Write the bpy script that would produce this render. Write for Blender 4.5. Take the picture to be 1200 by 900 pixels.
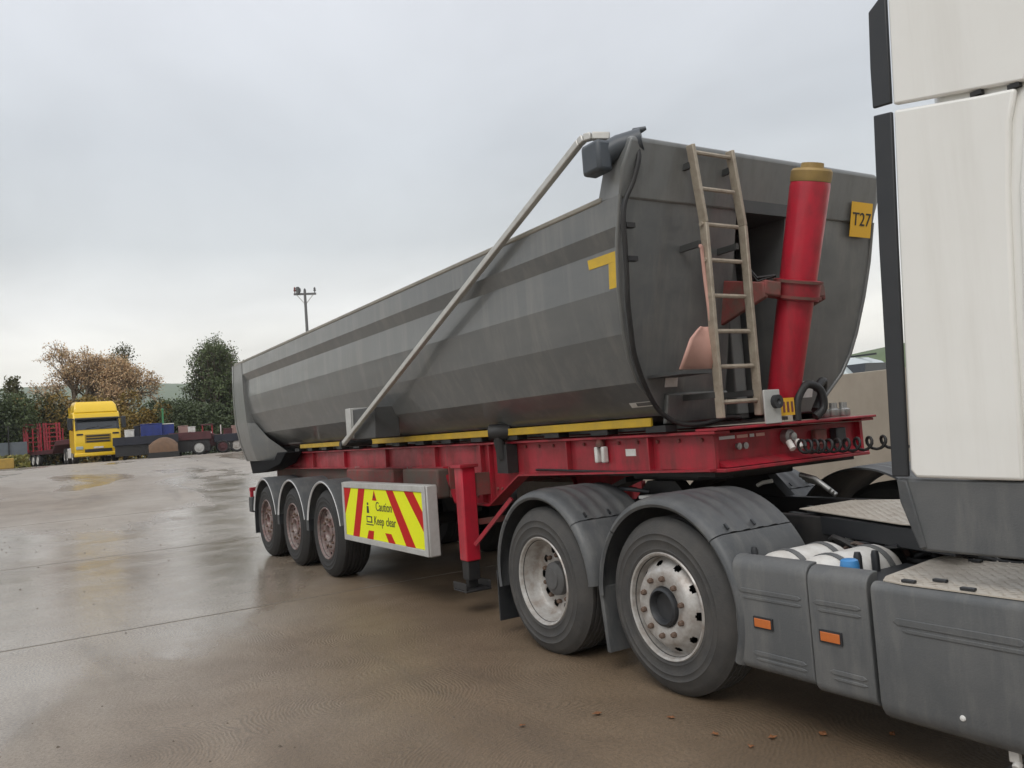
import bpy, bmesh, math, random
import numpy as np
from mathutils import Matrix, Vector
R = math.radians
random.seed(7); rng = np.random.default_rng(11)
for o in list(bpy.data.objects): bpy.data.objects.remove(o)
scene = bpy.context.scene
col = scene.collection

# ------------------------------------------------------------------ camera
CAM = Vector((12.534, -4.51, 1.628)); YAW, PITCH, ROLL, FPX = 1.017, .0551, .0743, 958.2
_f = Vector((-math.sin(YAW)*math.cos(PITCH), math.cos(YAW)*math.cos(PITCH), math.sin(PITCH)))
_r = Vector((math.cos(YAW), math.sin(YAW), 0)); _u = _r.cross(_f)
_c, _s = math.cos(ROLL), math.sin(ROLL)
RT, UP = _r*_c - _u*_s, _u*_c + _r*_s
cd = bpy.data.cameras.new('camera'); cam = bpy.data.objects.new('camera', cd); col.objects.link(cam)
cd.sensor_width = 36; cd.lens = FPX/1200*36; cd.clip_end = 6000; cd.clip_start = .05
m = Matrix((RT, UP, -_f)).transposed().to_4x4(); m.translation = CAM; cam.matrix_world = m
scene.camera = cam

# ------------------------------------------------------------------ sky, sun, exposure
SUN_AZ, SUN_EL = R(-52), R(48)          # azimuth measured from +X, counter-clockwise
w = bpy.data.worlds.new('World'); scene.world = w; w.use_nodes = True
nt = w.node_tree; nt.nodes.clear(); N = nt.nodes.new; K = nt.links.new
out = N('ShaderNodeOutputWorld'); bg = N('ShaderNodeBackground'); bg.inputs['Strength'].default_value = .1
sky = N('ShaderNodeTexSky'); sky.sky_type = 'NISHITA'; sky.sun_disc = False
sky.sun_elevation = SUN_EL; sky.sun_rotation = R(90) - SUN_AZ; sky.dust_density = 3
tc = N('ShaderNodeTexCoord'); sx = N('ShaderNodeSeparateXYZ'); K(tc.outputs['Generated'], sx.inputs[0])
def mth(op, a, b=None, c=None):
    n = N('ShaderNodeMath'); n.operation = op
    for i, v in enumerate((a, b, c)):
        if v is None: continue
        if isinstance(v, (int, float)): n.inputs[i].default_value = v
        else: K(v, n.inputs[i])
    return n.outputs[0]
zc = mth('MAXIMUM', sx.outputs[2], 0.0)
ramp = N('ShaderNodeValToRGB'); K(zc, ramp.inputs[0])
el = ramp.color_ramp.elements
el[0].position = 0; el[0].color = (1.15, 1.08, .92, 1); el[1].position = 1; el[1].color = (1.12, 1.14, 1.18, 1)
for p, c in ((.08, (1.08, 1.04, .93)), (.16, (.80, .80, .775)), (.23, (.585, .61, .62)), (.33, (.555, .585, .615)), (.5, (.63, .65, .69))):
    e = el.new(p); e.color = (*c, 1)
den = mth('ADD', zc, .12); cx_ = N('ShaderNodeCombineXYZ')
K(mth('DIVIDE', sx.outputs[0], den), cx_.inputs[0]); K(mth('DIVIDE', sx.outputs[1], den), cx_.inputs[1])
mp = N('ShaderNodeMapping'); mp.inputs['Scale'].default_value = (.55, .9, 1); K(cx_.outputs[0], mp.inputs[0])
nz = N('ShaderNodeTexNoise'); nz.inputs['Scale'].default_value = 1.1; nz.inputs['Detail'].default_value = 7; nz.inputs['Roughness'].default_value = .52
nz.inputs['Distortion'].default_value = .35; K(mp.outputs[0], nz.inputs['Vector'])
cl = N('ShaderNodeMapRange'); cl.inputs[1].default_value = .3; cl.inputs[2].default_value = .72; cl.inputs[3].default_value = .86; cl.inputs[4].default_value = 1.16
K(nz.outputs['Fac'], cl.inputs[0])
vm = N('ShaderNodeVectorMath'); vm.operation = 'SCALE'; K(ramp.outputs[0], vm.inputs[0]); K(mth('MULTIPLY', cl.outputs[0], 10.0), vm.inputs['Scale'])
mx = N('ShaderNodeMix'); mx.data_type = 'RGBA'; mx.inputs[0].default_value = .93
K(sky.outputs[0], mx.inputs[6]); K(vm.outputs[0], mx.inputs[7]); K(mx.outputs[2], bg.inputs['Color']); K(bg.outputs[0], out.inputs[0])
sd = bpy.data.lights.new('sun', 'SUN'); sd.energy = 1.0; sd.angle = R(28); sd.color = (1, .97, .92)
so = bpy.data.objects.new('sun', sd); col.objects.link(so)
sdir = Vector((math.cos(SUN_AZ)*math.cos(SUN_EL), math.sin(SUN_AZ)*math.cos(SUN_EL), math.sin(SUN_EL)))
so.rotation_euler = (-sdir).to_track_quat('-Z', 'Y').to_euler(); so.location = (15, -25, 30)
vs = scene.view_settings; vs.view_transform = 'Standard'; vs.look = 'None'; vs.exposure = .32; vs.gamma = 1; vs.use_curve_mapping = False
scene.render.engine = 'CYCLES'; scene.render.resolution_x = 1024; scene.render.resolution_y = 768

# ------------------------------------------------------------------ materials
MATS = {}
def mat(name, c, c2=None, scale=6, amt=.5, rough=.5, rough2=None, metal=0, bump=0, bscale=60, coat=0, spec=.5, streak=None, stretch=(1, 1, 1)):
    """paint or plastic with uneven dirt: c the surface, c2 the dirt showing in patches"""
    if name in MATS: return MATS[name]
    m = bpy.data.materials.new(name); m.use_nodes = True; t = m.node_tree; b = t.nodes['Principled BSDF']
    b.inputs['Metallic'].default_value = metal; b.inputs['Roughness'].default_value = rough
    b.inputs['Coat Weight'].default_value = coat; b.inputs['Specular IOR Level'].default_value = spec
    b.inputs['Base Color'].default_value = (*c, 1)
    co = t.nodes.new('ShaderNodeTexCoord'); mpn = t.nodes.new('ShaderNodeMapping'); mpn.inputs['Scale'].default_value = stretch
    t.links.new(co.outputs['Object'], mpn.inputs[0])
    if c2:
        n = t.nodes.new('ShaderNodeTexNoise'); n.inputs['Scale'].default_value = scale; n.inputs['Detail'].default_value = 9; n.inputs['Roughness'].default_value = .65
        t.links.new(mpn.outputs[0], n.inputs['Vector'])
        mr = t.nodes.new('ShaderNodeMapRange'); mr.inputs[1].default_value = .38; mr.inputs[2].default_value = .72; mr.inputs[3].default_value = 0; mr.inputs[4].default_value = amt
        t.links.new(n.outputs['Fac'], mr.inputs[0])
        x = t.nodes.new('ShaderNodeMix'); x.data_type = 'RGBA'; x.inputs[6].default_value = (*c, 1); x.inputs[7].default_value = (*c2, 1)
        t.links.new(mr.outputs[0], x.inputs[0]); t.links.new(x.outputs[2], b.inputs['Base Color'])
        if rough2 is not None:
            r = t.nodes.new('ShaderNodeMapRange'); r.inputs[1].default_value = 0; r.inputs[2].default_value = max(amt, .01); r.inputs[3].default_value = rough; r.inputs[4].default_value = rough2
            t.links.new(mr.outputs[0], r.inputs[0]); t.links.new(r.outputs[0], b.inputs['Roughness'])
    if streak:      # run-down dirt marks: colour, amount, noise scale
        sc_, sa_, sv_ = streak
        ms = t.nodes.new('ShaderNodeMapping'); ms.inputs['Scale'].default_value = sv_; t.links.new(co.outputs['Object'], ms.inputs[0])
        n3 = t.nodes.new('ShaderNodeTexNoise'); n3.inputs['Scale'].default_value = 1; n3.inputs['Detail'].default_value = 6; n3.inputs['Roughness'].default_value = .7; t.links.new(ms.outputs[0], n3.inputs['Vector'])
        m3 = t.nodes.new('ShaderNodeMapRange'); m3.inputs[1].default_value = .48; m3.inputs[2].default_value = .78; m3.inputs[3].default_value = 0; m3.inputs[4].default_value = sa_; t.links.new(n3.outputs['Fac'], m3.inputs[0])
        x3 = t.nodes.new('ShaderNodeMix'); x3.data_type = 'RGBA'; x3.inputs[7].default_value = (*sc_, 1); t.links.new(m3.outputs[0], x3.inputs[0])
        if c2: t.links.new(x.outputs[2], x3.inputs[6])
        else: x3.inputs[6].default_value = (*c, 1)
        t.links.new(x3.outputs[2], b.inputs['Base Color'])
    if bump:
        n2 = t.nodes.new('ShaderNodeTexNoise'); n2.inputs['Scale'].default_value = bscale; n2.inputs['Detail'].default_value = 5
        t.links.new(mpn.outputs[0], n2.inputs['Vector'])
        bn = t.nodes.new('ShaderNodeBump'); bn.inputs['Strength'].default_value = bump; bn.inputs['Distance'].default_value = .01
        t.links.new(n2.outputs['Fac'], bn.inputs['Height']); t.links.new(bn.outputs[0], b.inputs['Normal'])
    MATS[name] = m; return m
BODY = mat('body_grey_paint', (.108, .113, .113), (.16, .16, .152), 2.6, .7, .28, .46, bump=.10, bscale=2.2, coat=.35, stretch=(.5, 1, 1.6), streak=((.24, .23, .205), .5, (7, 7, .5)))
BODY2 = mat('rail_grey_paint', (.155, .16, .158), (.22, .215, .195), 3, .6, .36, .55, coat=.2, streak=((.09, .085, .075), .5, (9, 9, .8)))
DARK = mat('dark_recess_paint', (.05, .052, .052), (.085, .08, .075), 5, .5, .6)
RED = mat('red_chassis_paint', (.38, .011, .028), (.16, .03, .028), 4, .8, .4, .65, bump=.06, bscale=30, coat=.1, streak=((.05, .025, .02), .75, (11, 11, 1.6)))
REDB = mat('red_ram_paint', (.50, .014, .035), (.26, .02, .03), 5, .7, .34, .5, coat=.2, streak=((.12, .02, .022), .6, (10, 10, .5)))
RUST = mat('dirty_red_brown', (.13, .07, .055), (.30, .03, .035), 9, .7, .7, .8, bump=.2)
GRIME = mat('grime_brown', (.10, .08, .065), (.17, .045, .04), 7, .6, .8)
YEL = mat('yellow_paint', (.62, .40, .02), (.30, .20, .05), 8, .45, .5)
SIGNY = mat('fluorescent_yellow', (.80, .84, .01), (.74, .74, .015), 30, .4, .55, spec=.25)
SIGNR = mat('sign_red', (.50, .012, .01), (.42, .015, .012), 20, .4, .6, spec=.2)
INK = mat('black_print', (.012, .012, .012), rough=.5)
ALU = mat('aluminium', (.42, .42, .41), (.27, .26, .25), 14, .6, .38, .55, metal=.75, bump=.05)
ALUP = mat('painted_aluminium', (.50, .50, .48), (.33, .31, .28), 6, .6, .5, .65, metal=.2)
LADDER = mat('weathered_ladder', (.42, .365, .29), (.22, .18, .14), 12, .7, .55, .7, metal=.25)
RUBBER = mat('tyre_rubber', (.018, .018, .018), (.05, .046, .042), 7, .5, .7, .85, bump=.25, bscale=50)
RUBD = mat('dusty_tyre_rubber', (.045, .044, .043), (.10, .092, .082), 5, .6, .72, .85, bump=.22, bscale=70)
RIMS = mat('silver_rim', (.48, .47, .45), (.19, .13, .09), 11, .75, .42, .6, metal=.35, bump=.1, bscale=40)
RIMR = mat('rusty_rim', (.25, .22, .205), (.13, .035, .03), 14, .95, .5, .7, metal=.2, bump=.15)
HUBG = mat('hub_dark_grey', (.10, .10, .10), (.055, .05, .045), 8, .6, .6)
NUT = mat('rusty_nut', (.12, .07, .045), (.25, .20, .17), 30, .6, .6, metal=.4)
PLAST = mat('grey_plastic', (.095, .10, .103), (.14, .14, .137), 3.5, .7, .5, .62, bump=.12, bscale=120, streak=((.22, .215, .2), .5, (9, 9, 1.5)))
PLASTB = mat('guard_plastic', (.066, .07, .074), (.115, .115, .112), 5, .7, .46, .6, bump=.12, bscale=90, streak=((.19, .185, .17), .45, (5, 14, 5)))
BLK = mat('black_steel', (.014, .014, .015), (.04, .036, .032), 8, .6, .5, .7, bump=.1)
BLKP = mat('black_plastic', (.022, .024, .027), (.04, .04, .042), 5, .5, .42, .55)
MOTOR = mat('slate_housing', (.05, .06, .072), (.08, .085, .09), 6, .5, .45)
WHITE = mat('white_cab_paint', (.80, .79, .75), (.72, .70, .655), 1.5, .4, .2, .3, coat=.5, streak=((.56, .53, .47), .3, (6, 6, .35)))
WHT2 = mat('white_plastic', (.70, .69, .66), (.40, .36, .31), 7, .7, .45)
PLATE = mat('chequer_plate', (.60, .55, .47), (.34, .28, .22), 9, .6, .42, .6, metal=.25)
BRASS = mat('weathered_brass', (.34, .23, .08), (.2, .13, .06), 12, .6, .55, metal=.3)
ORNG = mat('amber_reflector', (.55, .15, .03), (.42, .11, .03), 60, .5, .3, coat=.4)
PLNO = mat('amber_plate', (.72, .40, .015), (.62, .33, .02), 10, .4, .45)
PINK = mat('faded_red_plastic', (.62, .36, .30), (.50, .28, .23), 8, .5, .6)
GLASS = mat('dark_glass', (.02, .025, .03), rough=.06, spec=.8)
CGLASS = mat('pale_glass', (.30, .38, .38), rough=.1, spec=.8)
BLUE = mat('blue_paint', (.022, .04, .22), (.02, .03, .10), 3, .7, .55)
CAPB = mat('blue_cap', (.06, .25, .55), rough=.4)
NAVY = mat('navy_paint', (.012, .015, .028), (.025, .022, .022), 4, .5, .5)
MAROON = mat('maroon_paint', (.085, .02, .024), (.04, .018, .018), 3, .6, .55)
YCAB = mat('yellow_cab_paint', (.80, .52, .012), (.7, .45, .02), 3, .3, .3, coat=.4)
TRIM = mat('white_trim', (.6, .6, .6), (.4, .4, .4), 20, .5, .5)
TARPB = mat('brown_tarpaulin', (.15, .085, .048), (.07, .045, .03), 5, .6, .8)
PALE = mat('pale_pink_load', (.38, .24, .21), (.25, .15, .13), 4, .5, .7)
WOOD = mat('weathered_timber', (.15, .15, .15), (.09, .09, .09), 6, .6, .8)
BARK = mat('bark', (.075, .058, .042), (.12, .10, .075), 5, .6, .85)
CARP = mat('pale_car_paint', (.45, .50, .50), rough=.25, coat=.5)
LAMPR = mat('red_lamp', (.45, .02, .02), rough=.2, coat=.5)
GREENP = mat('green_post_paint', (.05, .22, .09), rough=.5)

def leafmat(name, a, b, c):
    m = bpy.data.materials.new(name); m.use_nodes = True; t = m.node_tree; p = t.nodes['Principled BSDF']
    g = t.nodes.new('ShaderNodeNewGeometry'); r = t.nodes.new('ShaderNodeValToRGB')
    e = r.color_ramp.elements; e[0].color = (*a, 1); e[1].color = (*c, 1); e2 = e.new(.5); e2.color = (*b, 1)
    t.links.new(g.outputs['Random Per Island'], r.inputs[0]); t.links.new(r.outputs[0], p.inputs['Base Color'])
    p.inputs['Roughness'].default_value = .6; p.inputs['Specular IOR Level'].default_value = .3
    return m

def ground_mat():
    m = bpy.data.materials.new('wet_brushed_concrete'); m.use_nodes = True; t = m.node_tree; b = t.nodes['Principled BSDF']
    n = t.nodes.new; k = t.links.new
    co = n('ShaderNodeTexCoord')
    def noise(s, d, r=.6, dist=0, sc=(1, 1, 1)):
        mp = n('ShaderNodeMapping'); mp.inputs['Scale'].default_value = sc; k(co.outputs['Object'], mp.inputs[0])
        x = n('ShaderNodeTexNoise'); x.inputs['Scale'].default_value = s; x.inputs['Detail'].default_value = d; x.inputs['Roughness'].default_value = r; x.inputs['Distortion'].default_value = dist
        k(mp.outputs[0], x.inputs['Vector']); return x.outputs['Fac']
    def mr(v, a, bb, c, d):
        x = n('ShaderNodeMapRange'); x.interpolation_type = 'SMOOTHSTEP'
        for i, q in enumerate((a, bb, c, d)): x.inputs[i+1].default_value = q
        k(v, x.inputs[0]); return x.outputs[0]
    def mixc(f, a, bb):
        x = n('ShaderNodeMix'); x.data_type = 'RGBA'
        if isinstance(f, float): x.inputs[0].default_value = f
        else: k(f, x.inputs[0])
        for i, q in ((6, a), (7, bb)):
            if isinstance(q, tuple): x.inputs[i].default_value = (*q, 1)
            else: k(q, x.inputs[i])
        return x.outputs[2]
    def ma(op, a, bb):
        x = n('ShaderNodeMath'); x.operation = op
        for i, q in enumerate((a, bb)):
            if isinstance(q, (int, float)): x.inputs[i].default_value = q
            else: k(q, x.inputs[i])
        return x.outputs[0]
    big = noise(.16, 5, .55, .6, (.55, 1.0, 1)); mid = noise(.9, 6, .6, .3); fine = noise(38, 6, .75); streak = noise(.5, 6, .6, .4, (.35, 2.2, 1)); far = noise(.07, 4, .6, .5, (1.6, .5, 1))
    sp = n('ShaderNodeSeparateXYZ'); k(co.outputs['Object'], sp.inputs[0])
    lay0 = ma('ADD', ma('MULTIPLY', sp.outputs[0], -.030), ma('MULTIPLY', sp.outputs[1], -.045))      # linear bias: ground browner towards the lorry, paler towards the left
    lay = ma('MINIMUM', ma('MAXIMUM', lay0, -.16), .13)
    c0 = mixc(mr(mid, .35, .68, 0, 1), (.235, .168, .108), (.145, .098, .058))
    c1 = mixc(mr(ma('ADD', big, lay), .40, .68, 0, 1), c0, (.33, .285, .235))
    c2 = mixc(mr(far, .5, .68, 0, .7), c1, (.40, .35, .295))
    c3 = mixc(mr(fine, .40, .64, 0, .5), c2, (.09, .064, .042))
    c4 = mixc(mr(streak, .54, .72, 0, .55), c3, (.085, .064, .046))
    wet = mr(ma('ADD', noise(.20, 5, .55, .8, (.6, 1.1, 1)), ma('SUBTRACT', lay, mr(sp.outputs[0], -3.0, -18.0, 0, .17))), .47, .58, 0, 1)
    wr = mr(wet, 0, 1, .40, .16)
    k(ma('ADD', wr, mr(mid, .3, .7, -.05, .10)), b.inputs['Roughness'])
    b.inputs['Specular IOR Level'].default_value = .75
    # broom swirls: arcs round scattered centres
    mp = n('ShaderNodeMapping'); mp.inputs['Scale'].default_value = (1, 1, .0); k(co.outputs['Object'], mp.inputs[0])
    dn = n('ShaderNodeTexNoise'); dn.inputs['Scale'].default_value = 3; dn.inputs['Detail'].default_value = 3; k(mp.outputs[0], dn.inputs['Vector'])
    av = n('ShaderNodeVectorMath'); av.operation = 'MULTIPLY_ADD'; k(dn.outputs['Color'], av.inputs[0]); av.inputs[1].default_value = (.14, .14, 0); k(mp.outputs[0], av.inputs[2])
    vo = n('ShaderNodeTexVoronoi'); vo.inputs['Scale'].default_value = .95; vo.voronoi_dimensions = '2D'; vo.feature = 'SMOOTH_F1'; vo.inputs['Smoothness'].default_value = .25
    k(av.outputs[0], vo.inputs['Vector'])
    sw = ma('SINE', ma('MULTIPLY', ma('ADD', vo.outputs['Distance'], ma('MULTIPLY', noise(9, 4, .65), .02)), 270.0), 0)
    swm = mr(noise(1.3, 4, .6, .5), .36, .66, .0, 1)
    c5 = mixc(ma('MULTIPLY', mr(sw, -.2, .9, 0, .40), swm), c4, (.065, .046, .031))
    c6 = mixc(mr(noise(150, 3, .8), .5, .72, 0, .5), c5, (.33, .26, .18))
    c7 = mixc(mr(noise(70, 4, .8), .5, .70, 0, .7), c6, (.045, .034, .024))
    k(c7, b.inputs['Base Color'])
    hgt = ma('ADD', ma('MULTIPLY', sw, ma('MULTIPLY', mr(noise(1.3, 4, .6, .5), .30, .62, .15, 1), .11)), ma('MULTIPLY', fine, 1.3))
    bn = n('ShaderNodeBump'); k(mr(wet, 0, 1, .9, .10), bn.inputs['Strength']); bn.inputs['Distance'].default_value = .006
    k(hgt, bn.inputs['Height'])
    bn2 = n('ShaderNodeBump'); bn2.inputs['Strength'].default_value = .10; bn2.inputs['Distance'].default_value = .05
    k(mid, bn2.inputs['Height']); k(bn2.outputs[0], bn.inputs['Normal']); k(bn.outputs[0], b.inputs['Normal'])
    return m
def concrete_mat():
    return mat('cast_concrete', (.36, .315, .255), (.26, .225, .18), 1.3, .8, .8, .9, bump=.25, bscale=18, stretch=(1, 1, .5))

# ------------------------------------------------------------------ mesh helpers
class MB:
    def __init__(s): s.v = []; s.f = []
    def add(s, vs, fs):
        b = len(s.v); s.v += [tuple(p) for p in vs]; s.f += [tuple(b+i for i in f) for f in fs]; return s
    def box(s, x0, x1, y0, y1, z0, z1):
        return s.add([(x, y, z) for x in (x0, x1) for y in (y0, y1) for z in (z0, z1)],
                     [(0, 1, 3, 2), (4, 6, 7, 5), (0, 4, 5, 1), (2, 3, 7, 6), (0, 2, 6, 4), (1, 5, 7, 3)])
    def prism(s, poly, ax, a0, a1):
        """polygon extruded along axis ax; poly in the two other coordinates (x,z for y; y,z for x; x,y for z)"""
        def p(q, a):
            return {'x': (a, q[0], q[1]), 'y': (q[0], a, q[1]), 'z': (q[0], q[1], a)}[ax]
        n = len(poly); vs = [p(q, a0) for q in poly] + [p(q, a1) for q in poly]
        fs = [tuple(range(n)), tuple(range(2*n-1, n-1, -1))] + [(i, i+n, (i+1) % n+n, (i+1) % n) for i in range(n)]
        return s.add(vs, fs)
    def bar(s, p0, p1, wd, h=None, up=(0, 0, 1)):
        p0, p1 = Vector(p0), Vector(p1); d = (p1-p0).normalized(); h = h or wd
        sd_ = d.cross(Vector(up))
        if sd_.length < 1e-4: sd_ = d.cross(Vector((1, 0, 0)))
        sd_.normalize(); u = sd_.cross(d)
        vs = [p + sd_*(a*wd/2) + u*(b*h/2) for p in (p0, p1) for a, b in ((-1, -1), (1, -1), (1, 1), (-1, 1))]
        return s.add(vs, [(0, 1, 2, 3), (7, 6, 5, 4)] + [(i, i+4, (i+1) % 4+4, (i+1) % 4) for i in range(4)])
    def tube(s, pts, r, n=8, cap=True):
        pts = [Vector(p) for p in pts]; rr = r if isinstance(r, (list, tuple)) else [r]*len(pts)
        b = len(s.v); prev = None
        for i, p in enumerate(pts):
            d = (pts[min(i+1, len(pts)-1)] - pts[max(i-1, 0)]).normalized()
            if prev is None:
                a = d.cross(Vector((0, 0, 1)));
                if a.length < .05: a = d.cross(Vector((1, 0, 0)))
            else: a = prev - d*prev.dot(d)
            a.normalize(); prev = a; c = d.cross(a)
            s.v += [tuple(p + (a*math.cos(t) + c*math.sin(t))*rr[i]) for t in [2*math.pi*j/n for j in range(n)]]
        for i in range(len(pts)-1):
            for j in range(n):
                s.f.append((b+i*n+j, b+i*n+(j+1) % n, b+(i+1)*n+(j+1) % n, b+(i+1)*n+j))
        if cap:
            s.f.append(tuple(b+j for j in range(n))[::-1]); s.f.append(tuple(b+(len(pts)-1)*n+j for j in range(n)))
        return s
    def lathe(s, prof, c=(0, 0, 0), n=48, a0=0, a1=2*math.pi, skip=None, ax='y'):
        """prof of (radius, offset along axis)"""
        full = abs(a1-a0-2*math.pi) < 1e-6; m_ = n if full else n+1; b = len(s.v)
        for r, o in prof:
            for j in range(m_):
                t = a0 + (a1-a0)*j/n; u, v = r*math.cos(t), r*math.sin(t)
                s.v.append({'y': (c[0]+u, c[1]+o, c[2]+v), 'z': (c[0]+u, c[1]+v, c[2]+o), 'x': (c[0]+o, c[1]+u, c[2]+v)}[ax])
        for i in range(len(prof)-1):
            for j in range(n):
                if skip and skip(i, j): continue
                s.f.append((b+i*m_+j, b+i*m_+(j+1) % m_, b+(i+1)*m_+(j+1) % m_, b+(i+1)*m_+j))
        return s
    def loft(s, rings, closed=True, caps=True):
        b = len(s.v); n = len(rings[0])
        for r in rings: s.v += [tuple(p) for p in r]
        for i in range(len(rings)-1):
            for j in range(n if closed else n-1):
                s.f.append((b+i*n+j, b+i*n+(j+1) % n, b+(i+1)*n+(j+1) % n, b+(i+1)*n+j))
        if caps: s.f.append(tuple(b+j for j in range(n))[::-1]); s.f.append(tuple(b+(len(rings)-1)*n+j for j in range(n)))
        return s
    def mesh(s, name, mt, smooth=None):
        me = bpy.data.meshes.new(name); me.from_pydata(s.v, [], s.f); me.validate()
        bm = bmesh.new(); bm.from_mesh(me); bmesh.ops.recalc_face_normals(bm, faces=bm.faces); bm.to_mesh(me); bm.free()
        me.materials.append(mt)
        if smooth:
            me.polygons.foreach_set('use_smooth', [True]*len(me.polygons)); me.set_sharp_from_angle(angle=R(smooth))
        return me
    def build(s, name, mt, parent=None, smooth=None, bevel=0, seg=2, loc=None):
        return link(name, s.mesh(name, mt, 35 if (smooth is None and bevel) else smooth), parent, bevel, seg, loc)
def world_loc(o):
    v = Vector((0, 0, 0))
    while o: v = v + o.location; o = o.parent
    return v
def link(name, me, parent=None, bevel=0, seg=2, loc=None):
    """parts are modelled in world metres; the parent's base is taken off their position"""
    o = bpy.data.objects.new(name, me); col.objects.link(o)
    if parent:
        o.parent = parent
        o.location = loc if loc is not None else -world_loc(parent)
    elif loc is not None: o.location = loc
    if bevel:
        b = o.modifiers.new('bevel', 'BEVEL'); b.width = bevel; b.segments = seg; b.limit_method = 'ANGLE'; b.angle_limit = R(40)
    return o
def tag(o, label, cat, group=None):
    o['label'] = label; o['category'] = cat
    if group: o['group'] = group
    return o
def struct(o): o['kind'] = 'structure'; return o
def stuff(o): o['kind'] = 'stuff'; return o
def thing(name, label, cat, loc=(0, 0, 0), group=None, rz=0):
    o = bpy.data.objects.new(name, None); col.objects.link(o); o.location = loc; o.rotation_euler = (0, 0, rz); o.empty_display_size = .3
    return tag(o, label, cat, group)
def copy_tree(o, parent=None, loc=None, rz=None):
    c = o.copy(); col.objects.link(c); c.parent = parent
    if loc is not None: c.location = loc
    if rz is not None: c.rotation_euler = (0, 0, rz)
    for ch in o.children: copy_tree(ch, c)
    return c
def text(name, s, size, mt, parent, M, depth=.002):
    cu = bpy.data.curves.new(name, 'FONT'); cu.body = s; cu.size = size; cu.extrude = depth; cu.align_x = 'CENTER'; cu.align_y = 'CENTER'
    t = bpy.data.objects.new(name+'_tmp', cu); col.objects.link(t); bpy.context.view_layer.update()
    me = bpy.data.meshes.new_from_object(t.evaluated_get(bpy.context.evaluated_depsgraph_get()))
    bpy.data.objects.remove(t); me.name = name; me.materials.clear(); me.materials.append(mt); me.transform(M)
    return link(name, me, parent)
def frame(o, xa, ya):
    xa, ya = Vector(xa).normalized(), Vector(ya).normalized(); za = xa.cross(ya)
    M = Matrix((xa, ya, za)).transposed().to_4x4(); M.translation = Vector(o); return M

def raise_z(x):
    t = min(max((-3.0-x)/31.0, 0), 1); return 1.5*(t*t*(3-2*t)*.45 + t*.55)
def hgt(x, y):
    z = raise_z(x)
    if y > 8.2: z = max(z, .85)
    return z
def at(u, d, dz=0):
    """ground point seen in picture column u, d metres out"""
    r = _f + RT*((u-600)/FPX) - UP*((540-.075*(u-100)-450)/FPX); r.z = 0; r.normalize()
    p = CAM + r*d; return Vector((p.x, p.y, hgt(p.x, p.y)+dz))

# ------------------------------------------------------------------ ground and setting
def grid(name, xs, ys, fn, mt):
    vs = [(x, y, fn(x, y)) for x in xs for y in ys]; ny = len(ys)
    fs = [(i*ny+j, (i+1)*ny+j, (i+1)*ny+j+1, i*ny+j+1) for i in range(len(xs)-1) for j in range(ny-1)]
    me = bpy.data.meshes.new(name); me.from_pydata(vs, [], fs); me.materials.append(mt); me.polygons.foreach_set('use_smooth', [True]*len(fs))
    return link(name, me)
xs = list(np.arange(-56, 40.1, 1.0)); ys = list(np.arange(-46, 8.1, 1.5)) + [8.15, 8.25] + list(np.arange(9.5, 60, 2.5))
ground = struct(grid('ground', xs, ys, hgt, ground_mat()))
JNT = mat('joint_sealant', (.22, .195, .165), (.15, .13, .11), 3, .8, .3)
for jx in (-9.6, -2.9, 3.82, 10.5):
    mb = MB(); mb.box(jx-.009, jx+.009, -40, 7.9, hgt(jx, 0)-.02, hgt(jx, 0)+.004)
    mb.build('slab_joint', JNT, ground)
GRASS = mat('field_grass', (.07, .10, .025), (.13, .12, .04), .6, .8, .9, bump=.3, bscale=3)
fx = [-3000, -1500, -700, -300, -150, -90, -75, -56.5, -20, 0, 20, 41, 90, 200, 500, 1500]
fy = [-2500, -900, -350, -120, -47, -20, 0, 8, 20, 40, 58, 110, 250, 600, 1200, 2500]
def fh(x, y):
    inside = -56.2 < x < 40.5 and -46.5 < y < 58.5
    return -1.0 if inside else (1.5 if x < -40 else .0)
struct(grid('field', fx, fy, fh, GRASS))
# hills
def hill(name, pts, depth, zb, mt):
    mb = MB(); n = len(pts); rows = [(0, 0), (.3, .45), (.55, .8), (.8, .97), (1, 1), (1.6, .7)]
    for a, h in rows:
        for (x, y, dx, dy, H) in pts: mb.v.append((x+dx*depth*a, y+dy*depth*a, zb + H*h))
    for i in range(len(rows)-1):
        for j in range(n-1): mb.f.append((i*n+j, i*n+j+1, (i+1)*n+j+1, (i+1)*n+j))
    return struct(mb.build(name, mt, smooth=60))
HILL = mat('hill_pasture', (.10, .14, .05), (.05, .08, .035), .02, .8, .9)
def arc(u0, u1, d, Hs):
    o = []
    for i, H in enumerate(Hs):
        u = u0 + (u1-u0)*i/(len(Hs)-1); p = at(u, d); v = (p-CAM); v.z = 0; v.normalize(); o.append((p.x, p.y, v.x, v.y, H))
    return o
hill('hill', arc(-700, 700, 1200, [70, 85, 100, 112, 118, 124, 134, 130, 132, 134, 126, 110, 100, 90, 85, 80]), 420, 0, HILL)
hill('hill', arc(760, 1700, 230, [10, 13, 17, 21, 24, 26, 28, 30, 32, 33, 34, 30]), 120, 0, HILL)

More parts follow.
